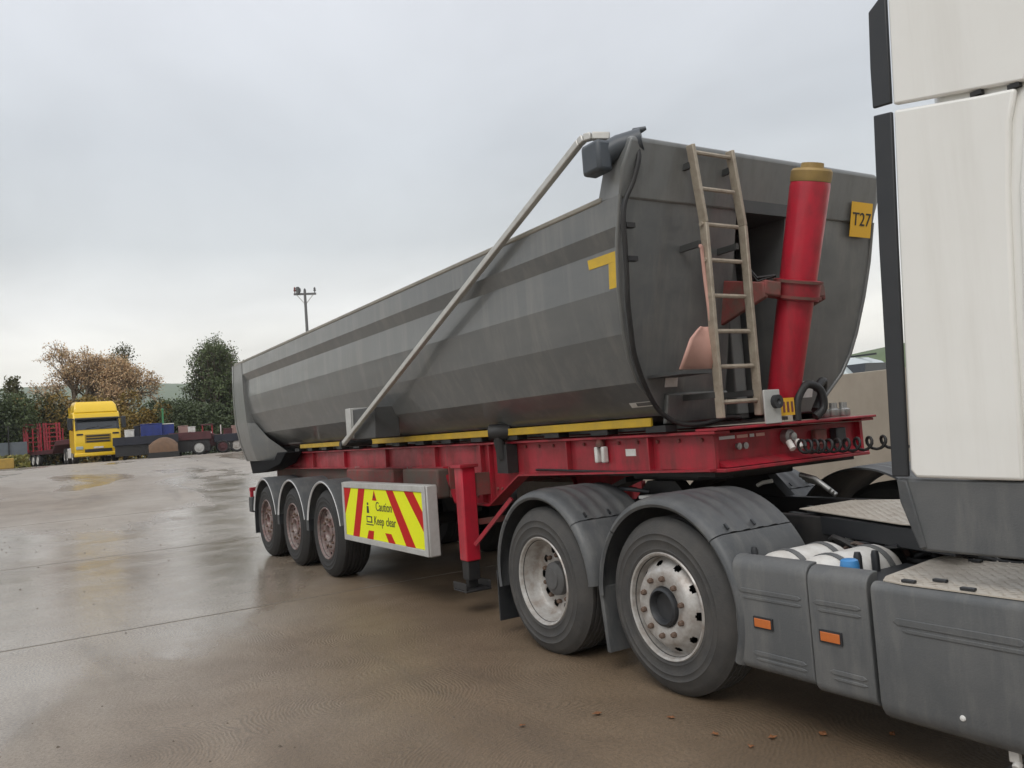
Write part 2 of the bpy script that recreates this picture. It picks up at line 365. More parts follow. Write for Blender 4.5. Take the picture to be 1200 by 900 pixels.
# concrete wall behind the trailer, car parked beyond it
wall = thing('concrete_wall', 'long plain beige concrete retaining wall behind the tipper trailer', 'wall', (5, 8, 0))
CON = concrete_mat()
for i in range(14):
    x0 = -16 + i*3.0
    MB().box(x0+.006, x0+2.994, 8.0, 8.35, -.1 if x0 > -4 else raise_z(x0)-.4, 2.16 + .004*(i % 3)).build('wall_panel', CON, wall, bevel=.012)
car = thing('parked_car', 'pale estate car parked behind the concrete wall', 'car', (.9, 11.2, .85))
prof = [(-2.2, .45), (2.2, .45), (2.25, .8), (2.1, 1.0), (1.2, 1.1), (.55, 1.68), (.2, 1.8), (-1.5, 1.82), (-2.05, 1.55), (-2.25, 1.0)]
X0, Y0, Z0 = .9, 11.2, .85
MB().prism([(X0+x, Z0+z) for x, z in prof], 'y', Y0-.88, Y0+.88).build('body', CARP, car, bevel=.06)
for s in (-1, 1):
    for poly in ([(.95, 1.14), (.45, 1.60), (-.2, 1.66), (-.2, 1.14)], [(-.3, 1.14), (-.3, 1.66), (-1.2, 1.67), (-1.2, 1.14)], [(-1.3, 1.14), (-1.3, 1.66), (-1.7, 1.6), (-1.95, 1.14)]):
        MB().prism([(X0+x, Z0+z) for x, z in poly], 'y', Y0+s*.885, Y0+s*.875).build('window', CGLASS, car)
    MB().box(X0-1.5, X0+.5, Y0+s*.7-.02, Y0+s*.7+.02, Z0+1.83, Z0+1.87).build('roof_rail', BLKP, car)
    for x in (-1.4, 1.35):
        mb = MB(); mb.lathe([(.02, 0), (.2, 0), (.33, .03), (.35, .06), (.35, .18), (.3, .2)], (X0+x, Y0+s*.78-.1, Z0+.35), 24); mb.build('wheel', RUBBER, car, smooth=40)
MB().prism([(Y0-.72, Z0+1.15), (Y0+.72, Z0+1.15), (Y0+.6, Z0+1.6), (Y0-.6, Z0+1.6)], 'x', X0+.55, X0+1.12).build('windscreen', GLASS, car)

# ------------------------------------------------------------------ wheels
def make_wheel(name, parent, loc, kind, side=-1, R_=.52, wid=.3, rub=None, rim=None, nutm=None):
    """wheel modelled at the origin, outer face towards -y at y=0, body going to +y"""
    key = (kind, R_, wid)
    if key not in WHEELS:
        w_ = wid; sh = .055
        tp = [(.29, .02), (.305, .0), (.325, -.006), (.336, -.010), (.345, -.006), (.385, -.013), (.392, -.017), (.40, -.013), (R_-.10, -.012), (R_-.092, -.017), (R_-.084, -.010), (R_-.05, .0), (R_-.022, .022), (R_-.006, .045)]
        nb = 5 if wid < .35 else 6; t0, t1 = .048, w_-.048; st = (t1-t0)/nb
        for i in range(nb):
            a, b = t0+i*st, t0+(i+1)*st
            tp += [(R_, a+.002), (R_, b-.014)]
            if i < nb-1: tp += [(R_-.014, b-.011), (R_-.014, b-.003)]
        tp += [(R_-.006, w_-.045), (R_-.05, w_), (.40, w_+.005), (.31, w_), (.29, w_-.03)]
        tyre = MB().lathe(tp, n=72).mesh('tyre', rub or RUBD, 40)
        # tread blocks: cross grooves as little shadow slots on the shoulder
        def fine(p, k):
            o_ = []
            for (r0, a0), (r1, a1) in zip(p, p[1:]): o_ += [(r0+(r1-r0)*i/k, a0+(a1-a0)*i/k) for i in range(k)]
            return o_ + [p[-1]]
        if kind == 'deep':
            rp = [(.318, -.004), (.312, -.012), (.302, -.008), (.292, .02), (.285, .05), (.275, .11), (.262, .135), (.245, .145)] + fine([(.235, .147), (.17, .150)], 9) + [(.15, .14), (.13, .14), (.10, .145)]
            hr, hh_, hw_ = .205, .024, .030
        else:
            o = -.012 if kind == 'convex' else .045
            rp = [(.318, -.004), (.312, -.012), (.300, -.008), (.290, .03), (.284, .06), (.280, .058)] + fine([(.274, .050), (.225, .006+o)], 10) + [(.216, -.004+o), (.200, -.010+o), (.135, -.008+o), (.120, .0+o), (.115, .01+o)]
            hr, hh_, hw_ = .250, .014, .026
        def skip(i, j):
            r0 = (rp[i][0]+rp[i+1][0])/2; d_ = (((j+.5) % 20)-10)/200*2*math.pi*r0
            return ((r0-hr)/hh_)**2 + (d_/hw_)**2 < 1
        rm = MB().lathe(rp, n=200, skip=skip).mesh('wheel', rim or RIMS, 30)
        drum = MB().lathe([(.28, .24), (.22, .20), (.01, .20)] if kind == 'deep' else [(.28, .2), (.22, .12), (.01, .12)], n=32).mesh('brake_drum', BLK, 40)
        if kind == 'deep': hub = MB().lathe([(.125, .15), (.12, .10), (.10, .085), (.075, .08), (.07, .07), (.0004, .068)], n=32).mesh('hub', HUBG, 35)
        else:
            o = -.012 if kind == 'convex' else .045
            hub = MB().lathe([(.118, .02+o), (.112, -.02+o), (.098, -.028+o), (.088, -.012+o), (.082, .012+o), (.0004, .015+o)], n=40).mesh('hub', BLKP if kind == 'convex' else (rim or RIMS), 35)
        no = {'deep': .14, 'convex': -.022, 'plain': .036}[kind]
        nm = MB().lathe([(.012, -.028), (.0165, -.02), (.0165, .006)], n=6); nm.f.append(tuple(range(6))); nm = nm.mesh('wheel_nut', nutm or NUT, 20)
        WHEELS[key] = (tyre, rm, drum, hub, nm, no)
    tyre, rm, drum, hub, nm, no = WHEELS[key]
    p0 = world_loc(parent)
    o = link('wheel', rm, parent, loc=Vector(loc)-p0)
    if side > 0: o.rotation_euler = (0, 0, math.pi)
    o.rotation_euler = (0, random.uniform(0, 6), math.pi if side > 0 else 0)
    for n_, me in (('tyre', tyre), ('brake_drum', drum), ('hub', hub)): link(n_, me, o, loc=(0, 0, 0))
    for i in range(10):
        t = 2*math.pi*i/10
        link('wheel_nut', nm, o, loc=(.168*math.cos(t), no, .168*math.sin(t)))
    return o
WHEELS = {}

# ------------------------------------------------------------------ tipper trailer
trl = thing('tipper_trailer', 'large grey half-round tipper trailer on a red chassis, coupled to the white tractor unit', 'trailer', (3, 0, 0))
def sec(x, s, k=1.0):
    """half cross-section of the tipping body"""
    return [(1.262, 3.02), (1.262, 2.835), (1.214, 2.725), (1.218, 2.46), (1.168, 2.18), (1.035, 1.87), (.80, 1.645), (.4, 1.575)]
half = sec(0, 1)
def ring(x, dx, hf=half, inset=0):
    """closed outline; the front leans forward with height"""
    pts = [(-y+inset*(y > .1), z) for y, z in hf] + [(y-inset*(y > .1), z) for y, z in hf[::-1]]
    return [(x + dx*max(0, min(1, (z-1.6)/1.45)), y, z) for y, z in pts]
body = MB().loft([ring(-1.0, 0), ring(8.40, .30)], closed=False, caps=False)
inner = [(1.20, 3.02), (1.18, 2.8), (1.15, 2.725), (1.16, 2.46), (1.10, 2.20), (.98, 1.92), (.77, 1.69), (.4, 1.62)]
body.loft([ring(-1.0, 0, inner), ring(8.38, .30, inner)], closed=False, caps=False)
bodyo = body.build('tipping_body', BODY, trl, smooth=4)
# top edge of the sides
for s in (-1, 1):
    mb = MB(); mb.box(-1.5, 8.52, s*1.155-.0+(-.115 if s < 0 else 0), s*1.155+(.0 if s < 0 else .115), 3.015, 3.055); mb.build('top_rail', mat('worn_top_rail', (.26, .24, .2), (.16, .15, .13), 5, .7, .5), bodyo, bevel=.012)
# front sheet (raked), with the ram well let into it
def fx_at(z): return 8.40 + .30*max(0, min(1.3, (z-1.6)/1.45))
fr = MB()
zs = [1.575, 1.645, 1.77, 1.87, 2.02, 2.18, 2.46, 2.725, 2.835, 3.02]
hw = [.4, .80, .93, 1.035, 1.12, 1.175, 1.232, 1.262, 1.262, 1.262]
wl0, wl1 = -.23, .26
def strip(y_in, s):
    b = len(fr.v)
    for z, h in zip(zs, hw):
        fr.v += [(fx_at(z), y_in, z), (fx_at(z), s*max(h, abs(y_in)+.002), z)]
    for i in range(len(zs)-1): fr.f.append((b+2*i, b+2*i+1, b+2*i+3, b+2*i+2))
strip(wl0, -1); strip(wl1, 1)
for yy in (wl0, wl1): fr.add([(fx_at(1.575), yy, 1.575), (fx_at(3.02), yy, 3.02), (8.2, yy, 3.02), (8.2, yy, 1.575)], [(0, 1, 2, 3)])
front = fr.build('front_sheet', BODY, bodyo)
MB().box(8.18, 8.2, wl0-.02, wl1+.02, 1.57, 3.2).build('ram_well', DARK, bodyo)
MB().box(8.2, 8.34, -.02, .10, 1.58, 3.1).build('well_post', BODY2, bodyo, bevel=.01)
# headboard above the sides: box beam across, leaning with the sheet
mb = MB()
def hb(z, y, k): return (fx_at(z)+k, y, z)
sec_h = [(3.0, .012), (3.17, .025), (3.345, .045), (3.37, .025), (3.37, -.22), (3.02, -.22)]
mb.loft([[hb(z, -1.262+max(0, (z-3.26)*.5), k) for z, k in sec_h], [hb(z, -1.262+max(0, (z-3.26)*.5)+.06, k) for z, k in sec_h],
         [hb(z, 1.262-max(0, (z-3.26)*.5), k) for z, k in sec_h]])
mb.build('headboard', BODY2, bodyo, bevel=.014)
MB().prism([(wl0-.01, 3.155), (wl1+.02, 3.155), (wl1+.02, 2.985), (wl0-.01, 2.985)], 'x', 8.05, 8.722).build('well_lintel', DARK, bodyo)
# edge beading down the near and far corner of the front sheet, ledge at its foot
for s in (-1, 1):
    mb = MB(); mb.tube([(fx_at(z)+.004, s*h*.998, z) for z, h in list(zip(zs, hw))[1:]], .014, 8); mb.build('corner_bead', BODY, bodyo, smooth=50)
mb = MB(); mb.prism([(8.44, 1.79), (8.475, 1.785), (8.44, 1.59), (8.40, 1.58)], 'y', -.80, wl0-.01); mb.build('front_ledge', BODY, bodyo, bevel=.01)
mb = MB(); mb.prism([(8.44, 1.79), (8.475, 1.785), (8.44, 1.59), (8.40, 1.58)], 'y', wl1+.01, .78); mb.build('front_ledge', BODY, bodyo, bevel=.01)
# rear frame: a deep collar, tailgate behind it
rh = [(1.268, 3.03), (1.268, 2.72), (1.262, 2.45), (1.235, 2.05), (1.19, 1.72), (1.12, 1.46), (1.10, 1.42), (.5, 1.40)]
rhi = [(1.16, 3.0), (1.16, 2.7), (1.15, 2.45), (1.12, 2.08), (1.04, 1.8), (.9, 1.6), (.8, 1.55), (.5, 1.54)]
def R2(x, hf): return [(x, -y, z) for y, z in hf] + [(x, y, z) for y, z in hf[::-1]]
rk = lambda z: -1.62 - .16*max(0, 1-abs(z-2.1)/1.0)
def R3(hf, k): return [(rk(z)+k, -y, z) for y, z in hf] + [(rk(z)+k, y, z) for y, z in hf[::-1]]
mb = MB(); mb.loft([R2(-.98, rhi), R2(-.98, rh), R3(rh, .10), R3(rhi, .10)], closed=False, caps=False)
mb.build('rear_frame', BODY2, bodyo, smooth=20)
mb = MB(); hh = [(y+.004, z) for y, z in rh]; mb.loft([R3(hh, .09), R3(hh, 0.0)], closed=False, caps=False); mb.loft([R3(hh, 0.0), [(p[0], p[1]*.02, p[2]) for p in R3(hh, -.02)]], closed=False, caps=False)
mb.build('tailgate', BODY, bodyo, smooth=25)
# gussets running out from the frame onto the body side
for s in (-1, 1):
    mb = MB()
    a = [(-.98, s*1.235, 2.05), (-.98, s*1.19, 1.72), (-.98, s*1.12, 1.46), (-.98, s*1.10, 1.42)]
    b = [(-.86, s*1.13, 2.03), (-.55, s*1.02, 1.78), (-.05, s*.88, 1.55), (-.1, s*.84, 1.44)]
    mb.loft([a, b], closed=False, caps=False); mb.build('rear_gusset', BODY, bodyo, smooth=60)
    mb = MB(); mb.prism([(-1.60, 1.418), (-.1, 1.43), (.1, 1.54), (.55, 1.53), (.2, 1.36), (-.6, 1.25), (-1.45, 1.21)], 'y', s*1.075, s*.82); mb.build('tail_bolster', mat('matt_black', (.010, .010, .011), rough=.85, spec=.15), bodyo, bevel=.01)
    mb = MB(); mb.box(.5, 8.33, s*.83-.012, s*.83+.012, 1.575, 1.635); mb.build('yellow_rail', YEL, bodyo, bevel=.006)
    for x in np.arange(.2, 8.3, .62): MB().box(x, x+.2, s*.78-.05, s*.78+.05, 1.535, 1.578).build('rubber_pad', BLK, bodyo)
MB().box(.3, 8.35, -.5, .5, 1.545, 1.572).build('floor_plate', BODY, bodyo)
TARP = mat('black_sheet', (.03, .032, .03), (.05, .05, .045), 3, .5, .6)
mb = MB(); rows = []
for i, x in enumerate(np.linspace(-1.4, 8.45, 24)):
    rows.append([(x, y, 2.97 + .05*math.cos(y/1.2*1.5) + .02*math.sin(i*1.9)) for y in np.linspace(-1.17, 1.17, 9)])
mb.loft(rows, closed=False, caps=False); mb.build('load_sheet', TARP, bodyo, smooth=60)
# hook-shaped yellow mark on the near side
yo = -1.224
def side_y(z):
    for (y0, z0), (y1, z1) in zip(half, half[1:]):
        if z1 <= z <= z0: return -(y0 + (y1-y0)*(z0-z)/(z0-z1)) - .003
    return yo
def side_quad(pts, name, mt, parent=None, push=0):
    mb = MB(); a = [(x, side_y(z)-push, z) for x, z in pts]; b = [(x, side_y(z)+.002, z) for x, z in pts]
    mb.loft([a, b]); return mb.build(name, mt, parent or bodyo)
mk = side_quad([(8.27, 2.70), (8.56, 2.70), (8.56, 2.635), (8.28, 2.635)], 'yellow_mark', YEL)
side_quad([(8.487, 2.634), (8.56, 2.634), (8.55, 2.47), (8.478, 2.47)], 'yellow_mark', YEL)
side_quad([(8.20, 1.745), (8.46, 1.745), (8.45, 1.712), (8.19, 1.712)], 'sticker', WHT2)
side_quad([(8.27, 1.74), (8.42, 1.74), (8.41, 1.718), (8.26, 1.718)], 'sticker_print', PLAST, push=.002)
def front_quad(y0, y1, z0, z1, name, mt, parent=None, push=.004, t=.004):
    pts = [(y0, z0), (y1, z0), (y1, z1), (y0, z1)]; mb = MB()
    mb.loft([[(fx_at(z)+push, y, z) for y, z in pts], [(fx_at(z)+push+t, y, z) for y, z in pts]]); return mb.build(name, mt, parent or bodyo)
pl = front_quad(.94, 1.19, 2.89, 3.145, 'number_plate', PLNO, push=.042)
text('number_lettering', 'T27', .14, INK, pl, frame((fx_at(3.01)+.0495, 1.065, 3.015), (0, 1, 0), (.2, 0, 1)), .001)
front_quad(-.80, -.69, 1.83, 1.90, 'sticker', WHT2)
front_quad(.42, .54, 1.70, 1.82, 'sticker', WHT2, push=.13)
# sheeting arm and its motor
mb = MB(); ay = -1.335
pts = [(3.72, ay, 1.60), (8.44, ay, 3.425), (8.485, ay+.005, 3.44), (8.53, ay+.03, 3.44), (8.60, ay+.12, 3.425)]
for a, b in zip(pts, pts[1:]): mb.bar(a, b, .046, .05)
arm = mb.build('sheeting_arm', mat('arm_aluminium', (.56, .55, .52), (.42, .40, .36), 8, .6, .4, .55, metal=.5), trl, bevel=.008)
mb = MB(); mb.box(8.50, 8.68, -1.385, -1.27, 3.17, 3.37); mo = mb.build('arm_motor', MOTOR, trl, bevel=.025)
mb = MB(); mb.tube([(8.60, -1.29, 3.29), (8.66, -1.20, 3.34), (8.77, -1.10, 3.36)], .075, 16); mb.build('gearbox', MOTOR, mo, smooth=50)
mb = MB(); mb.tube([(8.70, -1.13, 3.36), (8.74, -1.12, 3.42), (8.79, -1.08, 3.43)], [.04, .03, .012], 10); mb.build('release_hook', MOTOR, mo, smooth=50)
# bracket where the arm pivots
mb = MB(); mb.box(3.78, 3.93, -1.31, -1.29, 1.66, 1.99); mb.box(3.91, 3.93, -1.29, -.95, 1.66, 1.99); br = mb.build('pivot_bracket', ALUP, trl, bevel=.006)
mb = MB(); mb.box(3.93, 4.55, -1.28, -1.0, 1.64, 1.97); mb.build('valve_box', DARK, trl, bevel=.01)
mb = MB(); mb.tube([(3.72, -1.37, 1.60), (3.72, -1.0, 1.60)], .035, 12); mb.build('pivot_pin', BLK, br, smooth=40)
# cable down the front corner
cp = [(8.74, -1.14, 3.36), (8.78, -1.15, 3.25), (8.76, -1.19, 3.1), (8.735, -1.25, 2.97), (8.72, -1.265, 2.85), (8.70, -1.25, 2.7), (8.675, -1.235, 2.52), (8.64, -1.215, 2.36),
      (8.60, -1.175, 2.2), (8.56, -1.13, 2.05), (8.52, -1.05, 1.90), (8.48, -.95, 1.76), (8.47, -.86, 1.66), (8.50, -.74, 1.585), (8.58, -.60, 1.57), (8.62, -.42, 1.60), (8.60, -.28, 1.59)]
def smooth_path(p, k=4):
    p = [Vector(q) for q in p]; o = []
    for i in range(len(p)-1):
        a, b, c, d = p[max(i-1, 0)], p[i], p[i+1], p[min(i+2, len(p)-1)]
        for j in range(k):
            t = j/k; o.append(.5*((2*b) + (c-a)*t + (2*a-5*b+4*c-d)*t*t + (3*b-a-3*c+d)*t**3))
    o.append(p[-1]); return o
mb = MB(); mb.tube(smooth_path(cp), .017, 8); cab_ = mb.build('power_cable', BLK, trl, smooth=60)
for z in (2.83, 2.62): MB().box(8.68, 8.72, -1.24, -1.17, z-.015, z+.015).build('cable_clip', BLK, cab_)
# ladder on the headboard
def lad(y, z): # rails hang upright, tips bent back over the headboard
    return (8.86 if z < 3.0 else 8.86-(z-3.0)*.12, y, z)
lo = thing  # (kept short)
mb = MB(); 
LX = 8.86
def lx(z): return 8.775 + .075*(z-1.6)/1.7
def rail(y0, y1):
    mb = MB()
    for (za, ya), (zb, yb) in zip([(1.60, y0), (2.85, y0+(y1-y0)*.4), (3.34, y1)], [(2.85, y0+(y1-y0)*.4), (3.34, y1)]):
        mb.bar((lx(za), ya, za), (lx(zb), yb, zb), .028, .06, up=(1, 0, 0))
    return mb
ladr = rail(-.64, -.775).build('ladder', LADDER, trl, bevel=.005); ladr['label'] = 'worn pale aluminium access ladder'
rail(-.285, -.425).build('ladder_rail', LADDER, ladr, bevel=.005)
for i in range(8):
    z = 1.70 + i*.228; t = (z-1.6)/1.74; ya = -.64-.135*t+.01; yb = -.285-.14*t-.01
    mb = MB(); mb.tube([(lx(z), ya, z), (lx(z), yb, z)], .0145, 8); mb.build('rung', LADDER, ladr, smooth=40)
for z, y in ((2.72, -.72), (2.72, -.38), (3.22, -.76), (3.22, -.41), (1.75, -.65), (1.75, -.30)):
    MB().box(fx_at(z)-.005, lx(z)-.02, y-.012, y+.012, z-.02, z+.02).build('standoff', DARK, ladr)
# tipping ram
ra, rb_ = Vector((8.72, 0, 1.62)), Vector((9.13, 0, 3.11)); ax_ = (rb_-ra).normalized()
def rp(t): return ra + (rb_-ra)*t
mb = MB(); mb.tube([rp(0), rp(.02), rp(.965), rp(.985)], [.10, .108, .128, .124], 40); ram = mb.build('tipping_ram', REDB, trl, smooth=30)
ram['label'] = 'red hydraulic tipping ram with brass end'
mb = MB(); mb.tube([rp(.986), rp(1.0), rp(1.03), rp(1.04)], [.126, .13, .13, .12], 40); mb.tube([rp(1.04), rp(1.065)], [.075, .07], 24); mb.build('gland_cap', BRASS, ram, smooth=30)
mb = MB(); mb.tube([rp(.487), rp(.49), rp(.575), rp(.578)], [.12, .148, .150, .12], 40); mb.build('trunnion_collar', RED, ram, smooth=30)
for t in (.497, .563): MB().tube([rp(t), rp(t+.012)], .162, 40).build('collar_flange', RUST, ram, smooth=30)
mb = MB()
for sy in (-1, 1):
    p = rp(.53); MB().bar((p.x-.02, sy*.165, p.z), (p.x-.05, sy*.29, p.z+.02), .09, .10).build('trunnion_pin', RUST, ram, bevel=.012)
    mb = MB(); mb.prism([(p.x-.01, p.z+.05), (p.x-.01, p.z-.05), (8.45, p.z-.20), (8.28, p.z-.22), (8.28, p.z+.16), (8.48, p.z+.15)], 'y', sy*.27, sy*.31); mb.build('ram_bracket', RUST, ram, bevel=.008)
for z in (.60, .45):
    p = rp(.53); mb = MB(); mb.tube([(p.x-.02, -.17, p.z+.1), (p.x-.1, -.26, p.z+.16*z), (p.x-.14, -.33, p.z+.2)], .012, 6); mb.build('ram_hose', BLK, ram, smooth=60)
ob = MB(); ob.box(8.873, 8.88, -.20, -.06, 1.585, 1.70); ob_ = ob.build('number_plate', PLNO, trl); ob_['label'] = 'small dirty amber plate at foot of ram'
for i, yy in enumerate((-.165, -.125, -.085)): MB().box(8.880, 8.883, yy-.008, yy+.010, 1.605, 1.675).build('number_stroke', RUST, ob_)
# chassis
BZ = [(8.80, 1.50), (8.80, 1.285), (6.52, 1.235), (5.98, .955), (5.30, .955), (5.10, 1.30), (-1.3, 1.28), (-1.3, 1.50)]
for s in (-1, 1):
    y0, y1 = s*.745, s*.715
    mb = MB(); mb.prism(BZ, 'y', y0, y1); ch = mb.build('chassis_beam', RED, trl)
    MB().box(-1.3, 8.86, min(s*.66, s*.80), max(s*.66, s*.80), 1.503, 1.522).build('top_flange', RED, ch, bevel=.004)
    mb = MB()
    for a, b in zip(BZ[1:6], BZ[2:7]): mb.bar((a[0], s*.735, a[1]-.006), (b[0], s*.735, b[1]-.006), .13, .014, up=(0, 0, 1))
    mb.build('bottom_flange', RED, ch)
    for x in (7.25, 8.22, 6.02, 5.86, 4.9, 3.6, 2.2, .9): MB().box(x-.007, x+.007, min(s*.747, s*.79), max(s*.747, s*.79), 1.28 if (x > 6.3 or x < 5) else .97, 1.5).build('stiffener', RED, ch)
    MB().box(-1.2, 5.25, min(s*.70, s*.735), max(s*.70, s*.735), 1.02, 1.283).build('lower_web', GRIME, ch)
    for x in (2.62, 4.22, 5.22): MB().box(x-.012, x+.012, min(s*.736, s*.80), max(s*.736, s*.80), 1.0, 1.30).build('web_flange', ALUP if x < 5 else RUST, ch)
    MB().box(2.7, 4.15, min(s*.76, s*.95), max(s*.76, s*.95), 1.06, 1.285).build('air_tank_box', RUST, ch, bevel=.02)
    MB().box(4.3, 5.15, min(s*.76, s*.90), max(s*.76, s*.90), .99, 1.285).build('air_tank_box', GRIME, ch, bevel=.02)
for x in (5.6, 4.4, 2.0, .7, -.7, 6.9): MB().box(x-.06, x+.06, -.71, .71, 1.1 if x < 6 else 1.28, 1.42).build('cross_member', RUST, trl)
# front end of the chassis
fe = MB().box(8.74, 8.76, -.713, .713, 1.285, 1.50).build('front_plate', RED, trl)
MB().box(8.70, 8.885, -.80, .80, 1.5235, 1.540).build('top_flange', RED, fe, bevel=.004)
MB().box(8.3, 8.875, -.745, .70, 1.262, 1.284).build('bottom_flange', RED, fe, bevel=.004)
MB().prism([(8.765, 1.33), (8.765, 1.29), (8.87, 1.29)], 'y', -.70, .66).build('fillet_plate', RED, fe)
MB().box(6.9, 8.74, -.70, .70, 1.228, 1.26).build('skid_plate', BLK, trl)
for i, (a, b) in enumerate(((-.66, -.52), (-.50, -.40), (-.38, -.34), (-.32, -.24))): MB().box(8.762, 8.765, a, b, 1.462, 1.482).build('faint_lettering', TRIM if i % 2 == 0 else PINK, fe)
for y in (-.50, -.44): MB().lathe([(.022, 0), (.022, .02), (.001, .022)], (8.762, y, 1.41), 12, ax='x').build('socket', ALU, fe, smooth=40)
mb = MB(); mb.lathe([(.05, -.01), (.052, .0), (.05, .04), (.03, .05), (.028, .07), (.001, .072)], (8.77, -.04, 1.44), 20, ax='x'); gl = mb.build('air_coupling', ALU, fe, smooth=40)
for y in (-.09, -.01): MB().tube([(8.83, y, 1.41), (8.87, y-.01, 1.36)], .022, 10).build('hose_union', WHT2, gl, smooth=50)
MB().box(8.765, 8.83, .42, .52, 1.36, 1.47).build('junction_box', BLKP, fe, bevel=.01)
MB().box(8.765, 8.81, .22, .34, 1.36, 1.47).build('valve_block', RUST, fe, bevel=.01)
mb = MB(); mb.box(8.88, 8.895, -.36, -.21, 1.54, 1.76); sp = mb.build('socket_panel', ALUP, trl, bevel=.004)
MB().lathe([(.045, 0), (.045, .03), (.02, .03), (.001, .01)], (8.895, -.26, 1.68), 18, ax='x').build('socket', BLKP, sp, smooth=40)
mb = MB()
for i in range(5): mb.lathe([(.001, 0), (.032, 0), (.04, .01), (.04, .05), (.022, .06), (.022, .10), (.001, .10)], (8.80+(i % 2)*.03, .34+i*.055, 1.545), 12, ax='z')
mb.build('susie_connectors', ALU, trl, smooth=40)
mb = MB(); mb.tube(smooth_path([(8.86, -.02, 1.545), (8.86, -.0, 1.68), (8.88, .08, 1.78), (8.90, .19, 1.74), (8.90, .21, 1.62), (8.88, .14, 1.56)]), .028, 10); mb.build('hydraulic_hose', BLK, trl, smooth=60)
mb = MB(); mb.tube(smooth_path([(8.88, .18, 1.75), (8.86, .28, 1.80), (8.82, .30, 1.70), (8.84, .2, 1.6)]), .03, 10); mb.build('hydraulic_hose', BLK, trl, smooth=60)
mb = MB(); hx = []
for i in range(0, 14*12+1):
    t = i/(14*12); a = i/12*2*math.pi
    hx.append((8.93 + .75*t**3 + .042*math.cos(a), -.10 + .86*t, 1.375 - .02*math.sin(t*3.1) + .042*math.sin(a)))
mb.tube(hx + [(10.2, 1.0, 1.5), (10.55, .9, 1.6)], 0.0105, 6); mb.build('coiled_air_hose', BLK, trl, smooth=70)
# bits along the near beam
mb = MB(); mb.box(7.62, 7.655, -.80, -.75, 1.33, 1.45); mb.box(7.70, 7.735, -.80, -.75, 1.33, 1.45); st_ = mb.build('lashing_straps', WHT2, trl, bevel=.01)
mb = MB(); mb.lathe([(.001, 0), (.03, 0), (.035, .02), (.02, .06), (.001, .065)], (7.68, -.78, 1.45), 12, ax='z'); mb.build('strap_ring', RUST, st_, smooth=50)
MB().box(7.93, 8.04, -.749, -.745, 1.375, 1.425).build('sticker', WHT2, trl)
mb = MB(); mb.box(6.28, 6.46, -.86, -.752, 1.25, 1.50); mb.tube([(6.30, -.92, 1.61), (6.44, -.78, 1.61)], .075, 16); mb.tube([(6.36, -.88, 1.60), (6.36, -.84, 1.38)], .05, 10)
mb.build('body_guide', BLK, trl, smooth=40)
for k, (z, r_) in enumerate(((1.268, .010),)):
    mb = MB(); mb.tube(smooth_path([(x, -.757-.004*k, z+.006*math.sin(x*3+k)) for x in np.arange(6.75, 8.62, .23)], 3), r_, 6); mb.build('air_line', BLK, trl, smooth=60)
boltm = MB(); boltm.lathe([(.001, -.014), (.012, -.014), (.014, -.010), (.014, .0)], n=6); boltm = boltm.mesh('bolt', RUST, 30)
for x in list(np.arange(6.6, 8.8, .21)):
    link('bolt', boltm, trl, loc=Vector((x, -.746, 1.47)) - world_loc(trl))
for x, z in ((6.08, 1.02), (6.08, 1.10), (6.16, 1.10), (5.70, 1.02), (5.70, 1.10)): link('bolt', boltm, trl, loc=Vector((x, -.746, z)) - world_loc(trl))
# landing legs
for s in (-1, 1):
    yb = s*.98; mb = MB(); mb.box(5.815, 5.96, yb-.072, yb+.072, .47, 1.335); lg = mb.build('landing_leg', REDB, trl, bevel=.012)
    MB().box(5.79, 5.985, yb-.095, yb+.095, 1.31, 1.34).build('leg_cap', RED, lg, bevel=.005)
    MB().box(5.825, 5.945, yb-.06, yb+.06, .30, .475).build('inner_leg', BLK, lg, bevel=.008)
    mb = MB(); mb.box(5.76, 6.01, yb-.13, yb+.13, .205, .225); mb.box(5.76, 6.01, yb-.13, yb-.115, .225, .29); mb.box(5.76, 6.01, yb+.115, yb+.13, .225, .29); mb.box(5.86, 5.91, yb-.05, yb+.05, .225, .31); mb.build('foot', ALUP if False else BLK, lg, bevel=.006)
    mb = MB(); mb.bar((6.0, yb, .62), (6.32, s*.76, 1.02), .035); mb.build('leg_brace', RED, lg)
    MB().box(5.83, 5.94, min(yb, s*.75), max(yb, s*.75), 1.05, 1.25).build('leg_bracket', RUST, lg)
MB().box(5.86, 5.91, -.9, .9, .78, .83).build('leg_cross_shaft', RUST, trl)
